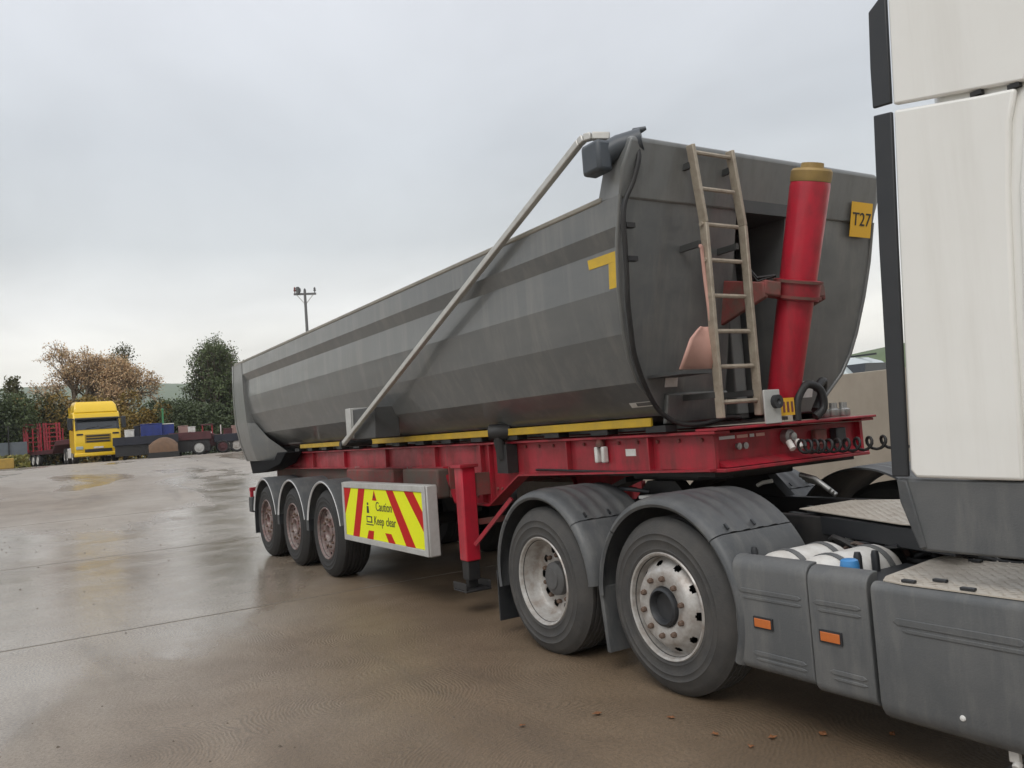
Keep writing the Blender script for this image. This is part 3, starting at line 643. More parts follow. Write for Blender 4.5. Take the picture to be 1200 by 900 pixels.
# wheels, axles and guards
AX = (0.0, 1.356, 2.711)
for x in AX:
    make_wheel('wheel', trl, (x, -1.25, .53), 'plain', -1, .53, .385, RUBBER, RIMR)
    make_wheel('wheel', trl, (x, 1.25, .53), 'plain', 1, .53, .385, RUBBER, RIMR)
    mb = MB(); mb.tube([(x, -1.0, .53), (x, 1.0, .53)], .075, 14); mb.build('axle', BLK, trl, smooth=50)
    for s in (-1, 1):
        mb = MB(); mb.prism([(x-.5, .95), (x-.42, 1.03), (x+.1, .72), (x+.25, .5), (x+.1, .42), (x-.1, .55)], 'y', s*.62, s*.50); mb.build('suspension_arm', BLK, trl)
        mb = MB(); mb.lathe([(.001, .6), (.12, .6), (.14, .68), (.13, .76), (.14, .84), (.12, .92), (.001, .92)], (x+.38, s*.58, 0), 20, ax='z'); mb.build('air_spring', BLK, trl, smooth=50)
        mb = MB(); ap = [(.615, 0.0), (.63, -.012), (.648, -.004), (.652, .05), (.652, .46), (.644, .46), (.644, .05)]
        ap = [(r, s*(1.275-a)) for r, a in ap]
        mb.lathe(ap, (x, 0, .53), 36, R(12), R(168)); gd = mb.build('mudguard', PLASTB, trl, smooth=35)
        mb = MB(); mb.lathe([(.612, s*1.278), (.616, s*1.291), (.632, s*1.295), (.636, s*1.288)], (x, 0, .53), 48, R(12), R(168)); mb.build('edge_trim', TRIM, gd, smooth=60)
for s in (-1, 1):
    for x in (.678, 2.03): MB().box(x-.05, x+.05, min(s*1.27, s*.84), max(s*1.27, s*.84), .52, .665).build('guard_joint', BLKP, trl)
    MB().box(-.70, -.68, min(s*1.26, s*.8), max(s*1.26, s*.8), .30, .70).build('mud_flap', BLKP, trl)
# tail lamp carrier
mb = MB(); mb.bar((-.9, -.3, .98), (-.9, -1.27, .98), .06); mb.bar((-.9, -1.24, .98), (-.9, -1.24, .62), .05); mb.build('lamp_bracket', RED, trl, bevel=.006)
MB().box(-1.0, -.80, -1.27, -1.18, .62, .86).build('tail_lamp', BLKP, trl, bevel=.015)
MB().bar((-.9, .3, .98), (-.9, 1.27, .98), .06).build('lamp_bracket', RED, trl, bevel=.006); MB().box(-1.0, -.80, 1.18, 1.27, .62, .86).build('tail_lamp', LAMPR, trl, bevel=.015)
# side guard with the warning board
bx0, bx1, bz0, bz1 = 3.34, 5.585, .50, 1.165
mb = MB(); mb.box(bx0, bx1, -1.236, -1.12, bz0, bz1); sg = mb.build('warning_board', ALUP, trl, bevel=.012); sg['label'] = 'aluminium side guard box carrying the red and yellow chevron board'
for a in ((bx0+.01, bx1-.01, bz1-.062, bz1-.004), (bx0+.01, bx1-.01, bz0+.004, bz0+.062)): MB().box(a[0], a[1], -1.250, -1.2365, a[2], a[3]).build('frame_rail', ALUP, sg, bevel=.004)
for a in ((bx1-.075, bx1-.008), (bx0+.008, bx0+.055)): MB().box(a[0], a[1], -1.2525, -1.2366, bz0+.004, bz1-.004).build('frame_rail', ALUP, sg, bevel=.004)
px0, px1, pz0, pz1 = bx0+.058, bx1-.078, bz0+.065, bz1-.065; W_ = px1-px0; H_ = pz1-pz0
pn = MB().box(px0, px1, -1.2405, -1.2364, pz0, pz1).build('board_face', SIGNY, sg)
def chev(pts, name='red_stripe', mt=SIGNR, k=.0018):
    # pts in board fractions, clipped to the board by choice of numbers
    mb = MB(); q = [(px0+W_*u, pz0+H_*v) for u, v in pts]; mb.prism(q, 'y', -1.2405-k, -1.2403); return mb.build(name, mt, sg)
chev([(.0, .93), (.0, .55), (.045, 1), (.09, 1), (.0, .42)][:0] or [(.0, 1), (.105, 1), (.0, .45)])
chev([(.215, 1), (.305, 1), (.19, 0), (.10, 0)])
chev([(.585, 1), (.67, 1), (.895, 0), (.79, 0)])
chev([(.80, 1), (.90, 1), (1.0, .62), (1.0, .28)])
chev([(.33, .17), (.40, .17), (.385, 0), (.30, 0)])
chev([(.545, .17), (.62, .17), (.665, 0), (.585, 0)])
chev([(.40, .78), (.46, .78), (.43, .98)], 'warning_triangle', SIGNR)
chev([(.418, .83), (.438, .83), (.428, .92)], 'triangle_mark', INK, .003)
chev([(.30, .28), (.40, .28), (.40, .30), (.30, .30)], 'pictogram', INK)
chev([(.31, .33), (.385, .33), (.385, .46), (.31, .46)], 'pictogram', INK)
chev([(.322, .355), (.373, .355), (.373, .435), (.322, .435)], 'pictogram', SIGNY, .003)
chev([(.318, .52), (.35, .52), (.345, .66), (.322, .66)], 'pictogram', INK)
chev([(.326, .68), (.344, .68), (.344, .73), (.326, .73)], 'pictogram', INK)
text('lettering', 'Caution', .135, INK, sg, frame((px0+W_*.555-.02, -1.2425, pz0+H_*.66), (1, 0, 0), (0, 0, 1)), .001)
text('lettering', 'Keep', .13, INK, sg, frame((px0+W_*.475, -1.2425, pz0+H_*.38), (1, 0, 0), (0, 0, 1)), .001)
text('lettering', 'clear', .13, INK, sg, frame((px0+W_*.625, -1.2425, pz0+H_*.385), (1, 0, 0), (0, 0, 1)), .001)
for x in (3.9, 5.1): MB().box(x-.03, x+.03, -1.12, -.72, 1.05, 1.11).build('board_arm', ALUP, sg)
mb = MB(); mb.box(3.34, 5.585, 1.12, 1.236, .5, 1.165); mb.build('side_guard', ALUP, trl, bevel=.012)
MB().box(3.9, 5.1, .72, 1.12, 1.05, 1.11).build('guard_arm', ALUP, trl)

# shovel hanging on the front sheet
shv = thing('shovel', 'faded red plastic shovel hanging blade down beside the ladder', 'shovel', (8.72, -.75, 1.93))
mb = MB(); mb.tube([(8.785, -.665, 2.18), (8.80, -.70, 2.5), (8.815, -.72, 2.70), (8.82, -.735, 2.70)], .012, 8); mb.build('shaft', PINK, shv, smooth=50)
rows = []
for v, wd, dx in ((0, .035, .0), (.03, .075, .01), (.08, .115, .012), (.27, .135, .0)):
    c = Vector((8.765, -.70-.13*v/.27*.9, 2.19-v)); rows.append([(c.x + dx + .025*(abs(k)-.6), c.y + k*wd, c.z) for k in (-1, -.75, -.3, .3, .75, 1)])
mb = MB(); mb.loft(rows, closed=False, caps=False); bl = mb.build('blade', PINK, shv, smooth=50); sm = bl.modifiers.new('thick', 'SOLIDIFY'); sm.thickness = .012
MB().box(8.45, 8.79, -.95, -.70, 1.89, 1.91).build('hook_bracket', DARK, trl)

# ------------------------------------------------------------------ white tractor unit
trk = thing('tractor_unit', 'white cabbed tractor unit with grey plastic side panels, coupled to the tipper', 'lorry', (10, 0, 0))
XD, XM, XF = 7.49, 8.80, 12.05
for s in (-1, 1):
    mb = MB(); mb.box(6.75, 13.0, min(s*.38, s*.45), max(s*.38, s*.45), .72, .98); mb.build('frame_rail', BLK, trk, bevel=.008)
for x in (6.8, 7.5, 8.2, 8.9, 9.7, 10.4): MB().box(x-.05, x+.05, -.38, .38, .78, .92).build('cross_member', BLK, trk)
# fifth wheel
mb = MB(); mb.prism([(7.45, -.12), (7.62, -.44), (8.35, -.46), (8.52, -.3), (8.52, .3), (8.35, .46), (7.62, .44), (7.45, .12), (7.9, .05), (7.9, -.05)], 'z', 1.175, 1.224); fw = mb.build('fifth_wheel', BLK, trk, bevel=.01)
for s in (-1, 1): MB().prism([(7.65, .98), (8.35, .98), (8.15, 1.174), (7.85, 1.174)], 'y', s*.50, s*.40).build('pedestal', BLK, fw)
for s in (-1, 1): MB().prism([(7.1, -.02+1.07), (7.5, 1.19), (7.5, 1.15), (7.1, 1.03)], 'y', s*.42, s*.24).build('lead_ramp', BLK, fw)
MB().box(8.0, 8.16, -.72, -.46, 1.07, 1.09).build('release_handle', ALUP, fw)
mb = MB(); mb.tube([(8.0, -.62, 1.11), (7.9, -.70, 1.13), (7.72, -.66, 1.13), (7.74, -.52, 1.11)], .015, 8); mb.build('release_loop', BLKP, fw, smooth=60)
mb = MB(); mb.tube([(8.60, -.17, 1.12), (8.64, -.16, 1.14), (8.70, -.13, 1.15)], .014, 8); mb.build('grease_pipe', WHT2, fw, smooth=50)
mb = MB()
for i in range(3): mb.tube([(8.72, .12+i*.03, 1.17-.02*i), (8.82, .15+i*.03, 1.14-.02*i), (8.92, .17+i*.03, 1.06-.02*i)], .02, 8)
mb.build('cable_bundle', ALU, trk, bevel=.008)
# axles, wheels
for x in (XD, XM): MB().tube([(x, -.9, .52), (x, .9, .52)], .09, 14).build('axle', BLK, trk, smooth=50)
MB().lathe([(.02, -.2), (.2, -.16), (.24, 0), (.2, .16), (.02, .2)], (XD, 0, .52), 24).build('differential', BLK, trk, smooth=50)
make_wheel('wheel', trk, (XD, -1.25, .515), 'deep', -1, .53, .295); make_wheel('wheel', trk, (XD, -.92, .52), 'deep', -1, .53, .295)
make_wheel('wheel', trk, (XD, 1.25, .52), 'deep', 1, .53, .295); make_wheel('wheel', trk, (XD, .92, .52), 'deep', 1, .53, .295)
make_wheel('wheel', trk, (XM, -1.25, .52), 'convex', -1, .52, .3); make_wheel('wheel', trk, (XM, 1.25, .52), 'convex', 1, .52, .3)
make_wheel('wheel', trk, (XF, -1.22, .52), 'convex', -1, .52, .3); make_wheel('wheel', trk, (XF, 1.22, .52), 'convex', 1, .52, .3)
def guard(xc, s, spans, rib=True):
    for a0, a1, top in spans:
        prof = [(.575, 1.268), (.592, 1.278), (.608, 1.274), (.628, 1.25), (.640, 1.21)]
        y = 1.13
        while y > .74 and top:
            prof += [(.641, y+.034), (.648, y+.018), (.648, y-.018), (.641, y-.034)]; y -= .11
        prof += [(.641, .66), (.628, .655), (.628, .70), (.622, 1.19), (.606, 1.235), (.59, 1.255), (.575, 1.268)]
        mb = MB(); mb.lathe([(r, s*o) for r, o in prof], (xc, 0, .53), 30, R(a0), R(a1)); g = mb.build('mudguard', PLASTB, trk, smooth=40)
        if top:
            for aa in (a0+3, a1-3):
                for yy in (1.16, .95): 
                    t = R(aa); c = Vector((xc+.655*math.cos(t), s*yy, .53+.655*math.sin(t)))
                    mb = MB(); mb.bar(c-Vector((-math.sin(t), 0, math.cos(t)))*.018, c+Vector((-math.sin(t), 0, math.cos(t)))*.018, .014, .010, up=(math.cos(t), 0, math.sin(t))); mb.build('clip', BLKP, g)
for s in (-1, 1):
    guard(XD, s, [(2, 43, False), (43.6, 137, True), (137.6, 192, False)])
    guard(XM, s, [(-22, 43, False), (43.6, 137, True), (137.6, 182, False)])
    # flaps
    MB().box(6.80, 6.815, min(s*1.24, s*.66), max(s*1.24, s*.66), .12, .52).build('mud_flap', BLKP, trk)
    mb = MB(); mb.prism([(8.155, .56), (8.19, .56), (8.235, .14), (8.20, .14)], 'y', s*1.255, s*.70); mb.build('mud_flap', PLASTB, trk, bevel=.006)
# side panels in front of the mid axle guard
def shell(x0, x1, z0, z1, name, bulge=.0, y0=-1.262, rt=.07, rb=.05, mt=PLAST, yin=-1.0, s=1):
    pr = []
    for k in range(5): t = R(90*k/4); pr.append((y0+rt-rt*math.cos(t)*1.0, z1-rt+rt*math.sin(t)))
    pr = [(yin, z0+.01)] + [(y0+rb-rb*math.cos(R(90-90*k/4)), z0+rb-rb*math.sin(R(90-90*k/4))) for k in range(5)] + [(y0, (z0+z1)/2)] + pr + [(y0+rt+.03, z1-.004), (y0+rt+.02, z1-.03), (yin, z0+.04)]
    mb = MB(); mb.prism([(s*a, b) for a, b in pr], 'x', x0, x1); return mb.build(name, mt, trk, bevel=.007, seg=3)
def groove(p, x0, x1, z, w_=.022, y=-1.264, slope=0):
    mb = MB(); mb.prism([(x0, z), (x0+.02, z+w_/2), (x1-.02, z+w_/2+slope), (x1, z+slope), (x1-.02, z-w_/2+slope), (x0+.02, z-w_/2)], 'y', y-.0025, y+.004); mb.build('rib', PLAST, p, bevel=.002)
p1 = shell(9.36, 9.836, .285, .875, 'side_panel'); p2 = shell(9.842, 10.165, .265, .865, 'side_panel')
p3 = shell(10.20, 11.28, .225, .835, 'fuel_tank_cover', y0=-1.285, rt=.04, rb=.09)
for p, a, b in ((p1, 9.40, 9.80), (p2, 9.87, 10.13)):
    groove(p, a, b, .70); groove(p, a+.02, b, .665, .014); groove(p, a+.06, b, .385); groove(p, a+.08, b, .355, .014)
groove(p3, 10.30, 10.85, .68, .03, -1.287); groove(p3, 10.34, 10.9, .645, .016, -1.287)
for p, x in ((p1, 9.55), (p2, 9.955)):
    MB().box(x-.062, x+.062, -1.270, -1.262, .515, .575).build('reflector_backing', BLKP, p)
    MB().box(x-.053, x+.053, -1.275, -1.2703, .523, .567).build('reflector', ORNG, p, bevel=.003)
p4 = shell(9.36, 11.28, .25, .86, 'side_panel', s=-1)
MB().box(9.40, 11.25, -.98, -.56, .30, .70).build('tank', BLK, trk, bevel=.05)
MB().box(9.40, 11.25, .56, .98, .30, .70).build('tank', BLK, trk, bevel=.05)
for p, x in ((p3, 10.57),):
    mb = MB(); mb.lathe([(.001, -.006), (.010, -.004), (.013, .004), (.013, .01)], (x, -1.287, .335), 14); mb.build('bolt', WHT2, p, smooth=40)
mb = MB(); mb.box(10.70, 10.74, -1.22, -1.195, .185, .235); mb.tube([(10.73, -1.205, .185), (10.73, -1.23, .17)], .018, 8); mb.build('drain_valve', WHT2, trk, bevel=.004)
# chequer plate tops, raised lozenges as geometry
def chequer(poly, z, name, parent, step=.055):
    mb = MB(); mb.prism(poly, 'z', z-.006, z); o = mb.build(name, PLATE, parent)
    def inside(x, y):
        c = False; j = len(poly)-1
        for i in range(len(poly)):
            (xi, yi), (xj, yj) = poly[i], poly[j]
            if (yi > y) != (yj > y) and x < (xj-xi)*(y-yi)/(yj-yi)+xi: c = not c
            j = i
        return c
    xs_ = [p[0] for p in poly]; ys_ = [p[1] for p in poly]; mb = MB(); a = 0
    for i, x in enumerate(np.arange(min(xs_)+.03, max(xs_)-.02, step*.5)):
        for j, y in enumerate(np.arange(min(ys_)+.03+(i % 2)*step/2, max(ys_)-.02, step)):
            if not (inside(x-.02, y-.02) and inside(x+.02, y+.02) and inside(x-.02, y+.02) and inside(x+.02, y-.02)): continue
            t = R(45 if (i+j) % 2 else -45); dx, dy = math.cos(t), math.sin(t); L, wd = .021, .0055
            mb.add([(x-dx*L, y-dy*L, z), (x-dy*wd, y+dx*wd, z+.004), (x+dx*L, y+dy*L, z), (x+dy*wd, y-dx*wd, z+.004), (x, y, z+.0055)], [(0, 1, 4), (1, 2, 4), (2, 3, 4), (3, 0, 4)])
    t_ = stuff(mb.build('tread_pattern', PLATE, o)); return o
chequer([(10.20, -1.16), (10.24, -1.24), (10.34, -1.262), (11.26, -1.262), (11.26, -.55), (10.12, -.55), (10.13, -.70)], .842, 'step_plate', trk)
for x, y in ((10.36, -1.235), (10.62, -1.24), (10.33, -.66), (10.45, -1.15), (10.9, -.70)): MB().box(x-.03, x+.03, y-.012, y+.012, .843, .856).build('plate_clip', BLKP, trk, bevel=.003)
chequer([(9.05, -.31), (9.07, .18), (9.45, .36), (10.25, .36), (10.25, -.66), (9.96, -.65)], 1.0, 'deck_plate', trk)
MB().bar((9.0, -.33, .93), (10.3, -.74, .93), .04, .10).build('deck_rail', BLKP, trk)
MB().bar((8.95, -.10, .955), (10.3, -.60, .955), .03, .07).build('deck_rail', BLKP, trk)
# air reservoirs and pipework in the gap behind the panel tops
for x, r_, y0, y1 in ((9.52, .145, -1.14, -.62), (9.80, .15, -1.16, -.60)):
    mb = MB(); pr = [(.001, y0-.03), (r_*.6, y0-.02), (r_*.93, y0+.02), (r_, y0+.06), (r_, y1-.06), (r_*.9, y1-.02), (.001, y1)]
    mb.lathe(pr, (x, 0, .735), 28); tk = mb.build('air_reservoir', WHT2, trk, smooth=50)
    for yy in (y0+.13, y1-.12): MB().lathe([(r_+.001, yy-.02), (r_+.006, yy-.02), (r_+.006, yy+.02), (r_+.001, yy+.02)], (x, 0, .735), 28).build('tank_strap', PLAST, tk, smooth=40)
mb = MB(); mb.lathe([(.001, .03), (.03, .03), (.04, .024), (.044, 0), (.044, -.02), (.026, -.02), (.026, -.12)], (9.985, -1.12, .862), 20, ax='z'); mb.build('adblue_cap', CAPB, trk, smooth=40)
MB().box(9.93, 10.16, -1.17, -.62, .60, .80).build('adblue_tank', BLKP, trk, bevel=.03)
for i in range(26):
    x = random.uniform(9.42, 10.35); y = random.uniform(-.62, -.48); mb = MB()
    mb.tube(smooth_path([(x, y, .80+random.uniform(0, .1)), (x+random.uniform(.05, .2), y+random.uniform(-.05, .05), .86+random.uniform(-.06, .06)), (x+random.uniform(.2, .4), y+random.uniform(-.06, .06), .84+random.uniform(-.06, .06))], 3), random.uniform(.008, .018), 6)
    mb.build('air_pipe', random.choice((BLK, BLKP, GRIME, ALUP)), trk, smooth=60)
for x, y in ((9.40, -1.12), (9.93, -.98), (9.97, -.9)):
    MB().lathe([(.001, .04), (.014, .04), (.02, .02), (.02, -.1)], (x, y, .86), 12, ax='z').build('valve', BLKP, trk, smooth=40)
# ---- cab
cabm = MB()
cabm.loft([[(x, y*k, z) for x, y in ((10.62, -1.16), (10.68, -1.225), (13.3, -1.225), (13.45, -1.1), (13.45, 1.1), (13.3, 1.225), (10.68, 1.225), (10.62, 1.16))] for z, k in ((1.30, 1), (2.4, .992), (2.95, .97), (3.05, .95))])
cabo = cabm.build('cab_shell', WHITE, trk, bevel=.03)
def cab_y(z): return -1.252 + .026*max(0, (z-1.3)/1.6)
def cab_panel(pts, name, mt, t=.03, par=None, bevel=.006, off=0):
    mb = MB(); mb.loft([[(x, cab_y(z)+off, z) for x, z in pts], [(x, cab_y(z)+off+t, z) for x, z in pts]]); return mb.build(name, mt, par or trk, bevel=bevel, seg=3)
# lower white panel, its foot rolled under
gp = [(10.425, 1.33), (10.45, 1.295), (10.885, 1.288), (10.905, 1.9), (10.935, 2.4), (10.962, 2.66), (10.995, 2.775), (10.87, 2.797), (10.5, 2.875), (10.47, 2.3)]
cp_ = cab_panel(gp, 'cab_side_panel', WHITE, .034, bevel=.014)
cab_panel([(10.34, 1.30), (10.415, 1.30), (10.461, 2.3), (10.491, 2.872), (10.405, 2.885), (10.375, 2.3)], 'wind_deflector', BLKP, .02, bevel=.006)
# upper deflector
ug = [(10.502, 2.898), (10.9, 2.815), (11.03, 2.788), (11.08, 2.93), (11.2, 3.1), (11.6, 3.6), (11.5, 3.9), (10.545, 3.9)]
cab_panel(ug, 'roof_deflector', WHITE, .034, bevel=.01)
cab_panel([(10.405, 2.918), (10.492, 2.909), (10.513, 3.39), (10.50, 3.395), (10.425, 3.345), (10.41, 3.1)], 'wind_deflector', BLKP, .02, bevel=.006)
cab_panel([(11.02, 2.70), (10.97, 2.4), (10.94, 1.9), (10.915, 1.288), (12.2, 1.288), (12.2, 2.0), (12.1, 2.9), (11.10, 2.9)], 'door', WHITE, .034, bevel=.014)
cab_panel([(10.955, 1.80), (10.975, 1.82), (11.0, 1.82), (11.6, 1.82), (11.6, 1.45), (10.98, 1.45), (10.95, 1.47)], 'door_pressing', WHITE, .03, bevel=.012, off=-.006)
cab_panel([(11.2, 2.1), (12.05, 2.1), (12.0, 2.8), (11.25, 2.8)], 'door_window', GLASS, .03, bevel=.01, off=-.004)
for x, z in ((10.845, 2.817), (10.985, 2.79)): MB().box(x-.022, x+.022, cab_y(z)+.006, cab_y(z)+.03, z-.012, z+.006).build('hinge_clip', BLK, trk)
cab_panel([(10.352, 1.294), (10.36, 1.20), (10.44, .985), (10.90, .985), (10.885, 1.284), (10.44, 1.288)], 'cab_skirt', PLAST, .05, bevel=.012, off=.018)
cab_panel([(10.353, 1.292), (10.40, 1.285), (10.415, 1.22), (10.46, 1.0), (10.43, .99), (10.36, 1.19)], 'skirt_edge', PLASTB, .05, bevel=.008, off=.008)
cab_panel([(10.93, .95), (12.0, .95), (12.0, 1.28), (10.925, 1.28)], 'step_skirt', PLASTB, .05, bevel=.012, off=.02)
for k in (1,):
    mb = MB(); mb.loft([[(x, 1.24, z) for x, z in gp], [(x, 1.21, z) for x, z in gp]]); mb.build('cab_side_panel', WHITE, trk)
    mb = MB(); mb.loft([[(x, 1.235, z) for x, z in ug], [(x, 1.20, z) for x, z in ug]]); mb.build('roof_deflector', WHITE, trk)
MB().box(11.2, 13.3, -1.15, 1.15, 3.06, 3.7).build('cab_roof', WHITE, trk, bevel=.12, seg=4)
MB().box(13.452, 13.47, -1.05, 1.05, 2.0, 2.85).build('windscreen', GLASS, trk, bevel=.03)
MB().box(10.7, 13.4, -1.1, 1.1, 1.05, 1.30).build('cab_floor', BLK, trk)
MB().box(12.7, 13.5, -1.22, 1.22, .35, 1.29).build('front_bumper', PLAST, trk, bevel=.06)

# ------------------------------------------------------------------ yellow lorry and its low loader
def local(root_loc, rz):
    c, s_ = math.cos(rz), math.sin(rz)
    return lambda p: (root_loc[0]+c*p[0]-s_*p[1], root_loc[1]+s_*p[0]+c*p[1], root_loc[2]+p[2])
def part(name, mb, mt, root, bevel=0, smooth=None):
    me = mb.mesh(name, mt, 35 if (smooth is None and bevel) else smooth)
    o = bpy.data.objects.new(name, me); col.objects.link(o); o.parent = root
    if bevel: b = o.modifiers.new('bevel', 'BEVEL'); b.width = bevel; b.segments = 2; b.limit_method = 'ANGLE'; b.angle_limit = R(40)
    return o
def small_wheel(root, x, y, r_=.5, s=-1, mt=RUBBER, rim=RIMS, wd=.3):
    mb = MB(); mb.lathe([(.28, .0), (.3, -.01*1), (r_-.05, -.01), (r_, .04), (r_, wd-.04), (r_-.05, wd), (.28, wd)], n=28); w_ = part('wheel', mb, mt, root, smooth=40)
    w_.location = (x, y, r_); w_.rotation_euler = (0, 0, 0 if s < 0 else math.pi)
    mb = MB(); mb.lathe([(.29, .0), (.27, .04), (.16, .03), (.14, -.0), (.01, .0)], n=24); part('rim', mb, rim, w_, smooth=40)
yl = at(116, 54); YRZ = R(3)
yt = thing('yellow_lorry', 'yellow tractor unit with a high roof parked nose-out beside the trees', 'lorry', yl, rz=YRZ)
# local: front face at x=0, cab to x=-2.3
mb = MB()
cr = [(0, .55), (.06, 1.0), (.04, 1.9), (-.28, 2.9), (-.42, 3.0), (-2.2, 3.0), (-2.2, .95), (-1.9, .95), (-1.75, .6)]
mb.prism(cr, 'y', -1.24, 1.24); part('cab', mb, YCAB, yt, .07)
mb = MB(); mb.loft([[(-.30, y*1.17, 2.95) for y in (-1, 1)] + [(-2.15, y*1.17, 2.95) for y in (1, -1)], [(-.46, y*1.12, 3.38) for y in (-1, 1)] + [(-2.15, y*1.12, 3.5) for y in (1, -1)], [(-.75, y*1.0, 3.62) for y in (-1, 1)] + [(-2.1, y*1.02, 3.70) for y in (1, -1)]])
part('roof_fairing', mb, YCAB, yt, .06)
mb = MB(); mb.prism([(.062, 1.94), (-.17, 2.63), (-.2, 2.63), (.02, 1.94)], 'y', -1.08, 1.08); part('windscreen', mb, GLASS, yt, .02)
mb = MB(); mb.prism([(-.18, 2.66), (.12, 2.62), (.12, 2.54), (-.2, 2.60)], 'y', -1.15, 1.15); part('sun_visor', mb, BLKP, yt, .01)
for z in (1.56, 1.40, 1.24): part('grille_slat', MB().box(.06, .085, -.62, .62, z-.045, z+.045), BLK, yt, .01)
part('wiper', MB().bar((.075, -.6, 2.0), (.0, .1, 2.12), .025), BLK, yt); part('wiper', MB().bar((.075, .1, 2.0), (.0, .8, 2.12), .025), BLK, yt)
for s in (-1, 1): part('windscreen_pillar', MB().bar((.07, s*1.12, 1.92), (-.16, s*1.10, 2.62), .10, .06), BLKP, yt)
part('grille_surround', MB().box(.045, .066, -.70, .70, 1.16, 1.66), mat('dark_yellow_trim', (.35, .22, .01), rough=.5), yt, .01)
part('lower_grille', MB().box(.07, .09, -.72, .72, .62, .80), BLK, yt, .01)
part('number_plate', MB().box(.09, .10, -.26, .26, .83, .93), WHT2, yt)
part('bumper', MB().box(-.5, .085, -1.25, 1.25, .38, .60), YCAB, yt, .05)
for s in (-1, 1):
    part('headlight', MB().box(.05, .09, min(s*.80, s*1.18), max(s*.80, s*1.18), .80, .98), CGLASS, yt, .02)
    part('grille_cut', MB().box(.05, .075, min(s*.78, s*1.12), max(s*.78, s*1.12), 1.62, 1.72), BLK, yt, .01)
    part('mirror', MB().box(-.18, -.02, min(s*1.30, s*1.55), max(s*1.30, s*1.55), 1.95, 2.65), BLKP, yt, .04)
    part('mirror_arm', MB().box(-.2, -.12, min(s*1.2, s*1.35), max(s*1.2, s*1.35), 2.55, 2.62), BLKP, yt)
    part('side_window', MB().box(-1.2, -.35, min(s*1.238, s*1.25), max(s*1.238, s*1.25), 1.95, 2.6), GLASS, yt, .02)
    part('side_skirt', MB().box(-4.2, -2.0, min(s*.95, s*1.22), max(s*.95, s*1.22), .35, .95), WHT2, yt, .04)
    part('wind_deflector', MB().box(-2.6, -2.2, min(s*1.16, s*1.2), max(s*1.18, s*1.22), 1.0, 3.4), YCAB, yt)
    for x in (-1.35, -4.0, -5.35): small_wheel(yt, x, s*1.22, .5, s)
    part('frame_rail', MB().box(-6.1, -1.8, s*.42-.04, s*.42+.04, .75, .98), BLK, yt)
part('fifth_wheel', MB().box(-5.2, -4.4, -.4, .4, 1.0, 1.18), BLK, yt)
# low loader trailer behind it
ll_loc = local(yl, YRZ)((-4.6, 0, 0)); _t = at(58, 66); LRZ = math.atan2(ll_loc[1]-_t.y, ll_loc[0]-_t.x)
ll = thing('low_loader', 'red low loader trailer with its ramps raised upright, behind the yellow lorry', 'trailer', ll_loc, rz=LRZ)
mb = MB(); mb.prism([(.4, 1.25), (.4, 1.55), (-2.2, 1.55), (-2.8, 1.05), (-9, .98), (-9, .78), (-2.9, .75), (-2.3, 1.25)], 'y', -1.2, 1.2); part('deck', mb, MAROON, ll, .02)
for s in (-1, 1):
    for i in range(3): small_wheel(ll, -6.0-i*1.0, s*1.22, .40, s, rim=WHT2, wd=.25)
    for i, (x0, x1) in enumerate(((-11.0, -10.9),)):
        for y0 in (.28, .95):
            mb = MB(); mb.bar((-9.05, s*y0, 1.0), (-9.25, s*y0, 3.05), .07, .12, up=(0, 1, 0)); part('ramp_beam', mb, RED, ll)
        mb = MB(); mb.bar((-9.05, s*.12, 1.0), (-9.25, s*.12, 3.05), .07, .12, up=(0, 1, 0)); mb.bar((-9.05, s*1.15, 1.0), (-9.25, s*1.15, 3.05), .07, .12, up=(0, 1, 0)); part('ramp', mb, RED, ll)
        for k in range(7):
            z = 1.1+k*.31; part('ramp_slat', MB().box(-9.05-.1*(z-1.0)-.03, -9.05-.1*(z-1.0)+.03, min(s*.12, s*1.15), max(s*.12, s*1.15), z-.04, z+.04), RED, ll)
    for x in (-3.4, -5.2, -7.0, -8.6): part('stake', MB().box(x-.05, x+.05, s*1.18-.03, s*1.18+.03, .98, 2.6), RED, ll)
# ------------------------------------------------------------------ parked plant trailers along the far edge
def face_cam(p): v = CAM-p; return math.atan2(v.y, v.x) + R(90)
def flatbed(u, d, L, label, mt, bedz=1.15, wheels=(.62, .8), rim=RIMS, head=0, ang=0, name='flatbed_trailer'):
    p = at(u, d); t = thing(name, label, 'trailer', p, 'trailers parked along the far edge', face_cam(p)+R(ang))
    part('bed', MB().box(-L/2, L/2, -1.2, 1.2, bedz-.18, bedz), mt, t, .02)
    for s in (-1, 1):
        part('side_rail', MB().box(-L/2, L/2, s*1.215-.02, s*1.215+.02, bedz-.42, bedz+.04), mt, t, .01)
        part('underrun_panel', MB().box(-L/2+.1, L/2-.1, s*1.12-.02, s*1.12+.02, .22, bedz-.2), BLK, t, .01)
        part('chassis_rail', MB().box(-L/2+.2, L/2-.2, s*.5-.05, s*.5+.05, bedz-.6, bedz-.18), BLK, t)
        for k in wheels: small_wheel(t, -L/2+L*k, s*1.18, .42, s, rim=rim)
        n = max(3, int(L/1.1))
        for i in range(n): part('bed_post', MB().box(-L/2+L*(i+.5)/n-.04, -L/2+L*(i+.5)/n+.04, s*1.245-.02, s*1.245+.02, bedz-.40, bedz+.06), mt, t)
        part('support_leg', MB().box(-L/2+.5, -L/2+.62, s*.7-.06, s*.7+.06, .0, bedz-.2), BLK, t)
    if head: part('headboard', MB().box(L/2-.12, L/2-.02, -1.2, 1.2, bedz, bedz+head), mt, t, .02)
    return t
